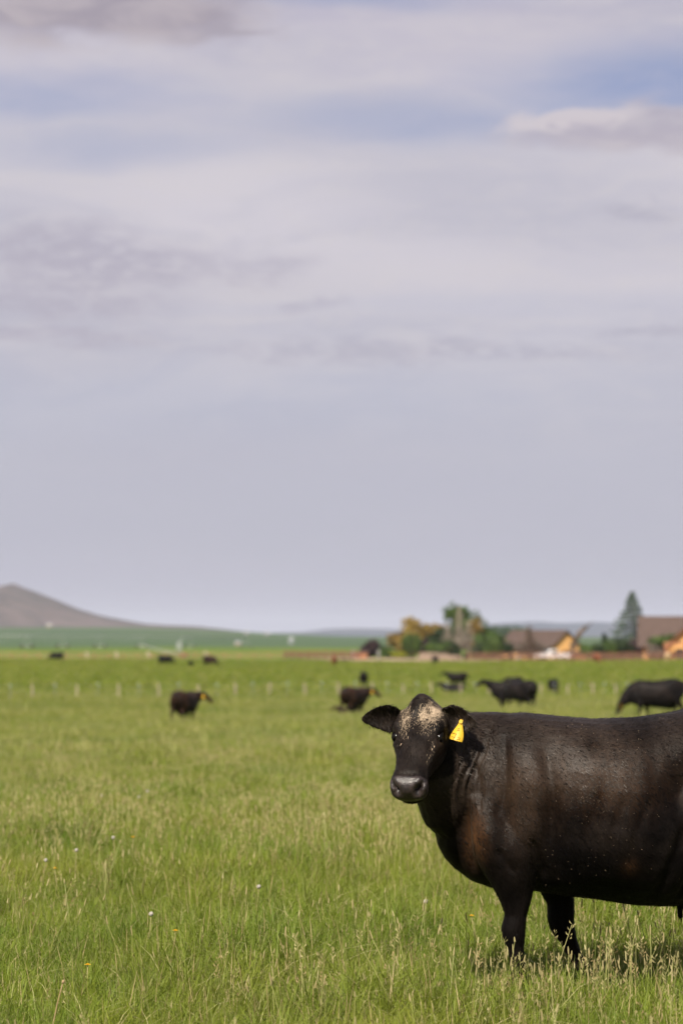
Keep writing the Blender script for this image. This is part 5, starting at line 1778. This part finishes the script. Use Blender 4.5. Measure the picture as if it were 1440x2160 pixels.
# porch wing: ridge runs towards the camera
wing = empty('porch_wing', (2.2, -4.6, 0), R(-90))
wing.parent = h2
gable_walls(7.0, 8.6, 3.0, 6.9, mat_wood, wing, (0, 0, 0), 'porch_wall')
gable_roof('porch_roof', 7.0, 8.6, 3.0, 6.9, 1.0, mat_trim, wing)
for yy in (-4.2, 0.0, 4.2):
    MB().box((5.0, yy, 1.6), (0.45, 0.45, 3.4)).build('porch_post', mat_timber, wing)
MB().box((5.0, 0, 3.2), (0.5, 9.2, 0.45)).build('porch_beam', mat_timber, wing)
window(wing, (3.55, -2.2, 1.6), 1.5, 1.8, 'x')
window(wing, (3.55, 2.2, 1.6), 1.5, 1.8, 'x')

# ------------------------------------------------------------------ white pickup, pale tank and log pile on the yard
mat_car, g_, out_ = new_mat('white_car_paint')
principled(g_, out_, (0.78, 0.78, 0.78), 0.18, 0.6, Coat_Weight=0.6)
mat_chrome, g_, out_ = new_mat('chrome')
principled(g_, out_, (0.8, 0.8, 0.8), 0.12, 0.5, Metallic=1.0)
mat_lamp = varied('tail_lamp', (0.4, 0.02, 0.015), (0.5, 0.03, 0.02), 5, 0.3, 0.5, 0.05)
car = empty('pickup_truck', on_ground(1163, 372), R(198))
tag(car, 'white pickup truck parked before the smaller house, sun glinting on it', 'truck')
side = [(-2.6, 0.45), (2.5, 0.45), (2.65, 0.7), (2.6, 1.0), (1.3, 1.10), (0.75, 1.70), (-0.55, 1.74), (-0.75, 1.12), (-2.6, 1.10)]
V = [(x, y, z) for y in (-0.92, 0.92) for (x, z) in side]
n_ = len(side)
F = [tuple(range(n_)), tuple(range(2 * n_ - 1, n_ - 1, -1))] + [(i, n_ + i, n_ + (i + 1) % n_, (i + 1) % n_) for i in range(n_)]
bodyo = MB().add(V, F).build('body', mat_car, car)
bv = bodyo.modifiers.new('b', 'BEVEL'); bv.width = 0.07; bv.segments = 2
for sy in (-1, 1):
    MB().add([(0.68, sy * 0.93, 1.15), (0.42, sy * 0.93, 1.62), (-0.45, sy * 0.93, 1.64), (-0.6, sy * 0.93, 1.15)], [(0, 1, 2, 3) if sy < 0 else (3, 2, 1, 0)]).build('side_window', mat_glass, car)
    for wx in (-1.65, 1.65):
        bm = bmesh.new()
        bmesh.ops.create_cone(bm, cap_ends=True, segments=18, radius1=0.38, radius2=0.38, depth=0.26, matrix=Matrix.Translation((wx, sy * 0.84, 0.38)) @ Matrix.Rotation(math.pi / 2, 4, 'X'))
        wme = bpy.data.meshes.new('wheel'); bm.to_mesh(wme); bm.free(); wme.materials.append(mat_tyre)
        w_ = link('wheel', wme, car)
        bm = bmesh.new()
        bmesh.ops.create_cone(bm, cap_ends=True, segments=14, radius1=0.22, radius2=0.2, depth=0.28, matrix=Matrix.Translation((wx, sy * 0.85, 0.38)) @ Matrix.Rotation(math.pi / 2, 4, 'X'))
        wme = bpy.data.meshes.new('rim'); bm.to_mesh(wme); bm.free(); wme.materials.append(mat_chrome)
        link('rim', wme, w_)
    MB().box((2.66, sy * 0.66, 0.84), (0.06, 0.36, 0.18)).build('headlight', mat_chrome, car)
    MB().box((-2.63, sy * 0.78, 0.9), (0.06, 0.2, 0.3)).build('tail_light', mat_lamp, car)
MB().add([(1.28, -0.78, 1.14), (0.80, -0.72, 1.66), (0.80, 0.72, 1.66), (1.28, 0.78, 1.14)], [(3, 2, 1, 0)]).build('windscreen', mat_glass, car, loc=(0.03, 0, 0.02))
MB().box((2.68, 0, 0.55), (0.12, 1.8, 0.2)).build('bumper', mat_chrome, car)

tk = empty('water_tank', on_ground(1092, 378))
tk.scale = (0.5, 0.5, 0.5)
MB().tube([(-0.75, 0, 0.75), (-0.68, 0, 0.75), (0.68, 0, 0.75), (0.75, 0, 0.75)], [0.3, 0.58, 0.58, 0.3], 16).build('barrel', mat_white, tk, True)
for sx in (-0.45, 0.45):
    MB().box((sx, 0, 0.08), (0.12, 0.9, 0.5)).build('cradle', mat_timber, tk)
tag(tk, 'small white tank on the yard left of the pickup truck', 'tank')

mat_log = varied('old_log', (0.20, 0.145, 0.11), (0.29, 0.22, 0.165), 2, 0.9, 0.1, 0.4)
for k, (px, D, L, hgt, lb) in enumerate([(912, 396, 4.6, 3, 'heap of pale logs under the dark trees, left one of two'), (945, 392, 4.0, 2, 'heap of pale logs at the feet of the bare pale trees, right one of two')]):
    e = empty('log_pile', on_ground(px, D), R(12 * (1 - 2 * k)))
    r = random.Random(k)
    for row in range(hgt):
        for j in range(6 - row * 2):
            yj = (j - (5 - row * 2) / 2) * 0.42
            MB().tube([(-L / 2 + r.uniform(-.3, .3), yj, 0.2 + row * 0.36), (L / 2 + r.uniform(-.3, .3), yj + r.uniform(-.1, .1), 0.2 + row * 0.36)], [0.20, 0.17], 8).build('log', mat_log, e, True)
    tag(e, lb, 'log pile', 'log piles')

# low red-brown shed left of the plum bush
sh_ = empty('cattle_shelter', on_ground(757, 412), R(-4))
MB().box((0, 0, 0.75), (2.8, 1.8, 1.5)).build('wall', mat_timber, sh_)
MB().add([(-1.6, -1.1, 1.55), (1.6, -1.1, 1.55), (1.6, 1.1, 1.8), (-1.6, 1.1, 1.8), (-1.6, -1.1, 1.65), (1.6, -1.1, 1.65), (1.6, 1.1, 1.9), (-1.6, 1.1, 1.9)],
         [(3, 2, 1, 0), (4, 5, 6, 7), (0, 1, 5, 4), (1, 2, 6, 5), (2, 3, 7, 6), (3, 0, 4, 7)]).build('roof', mat_roof, sh_)
sh_.scale = (1, 1, 0.7)
tag(sh_, 'low red-brown shelter left of the plum bush', 'shelter')
for (px, lb) in ((744, 'white gate post left of the low red-brown shelter'), (798, 'white gate post right of the low red-brown shelter')):
    tag(MB().tube([(0, 0, -0.2), (0, 0, 1.5), (0, 0, 1.56)], [0.16, 0.15, 0.08], 8).build('gate_post', mat_white, None, True, on_ground(px, 388)), lb, 'post', 'white gate posts')

# ------------------------------------------------------------------ haze
hz_m = bpy.data.materials.new('haze')
hz_m.use_nodes = True
hn_ = hz_m.node_tree
hn_.nodes.clear()
ho = hn_.nodes.new('ShaderNodeOutputMaterial')
pv = hn_.nodes.new('ShaderNodeVolumePrincipled')
pv.inputs['Color'].default_value = (0.74, 0.77, 0.95, 1)
pv.inputs['Density'].default_value = 0.000048
pv.inputs['Anisotropy'].default_value = 0.1
hn_.links.new(pv.outputs[0], ho.inputs['Volume'])
hz = MB().box((0, 14800, 60), (46000, 31000, 260)).build('haze', hz_m)
tag(hz, 'thin pale blue haze over the plain', kind='stuff')
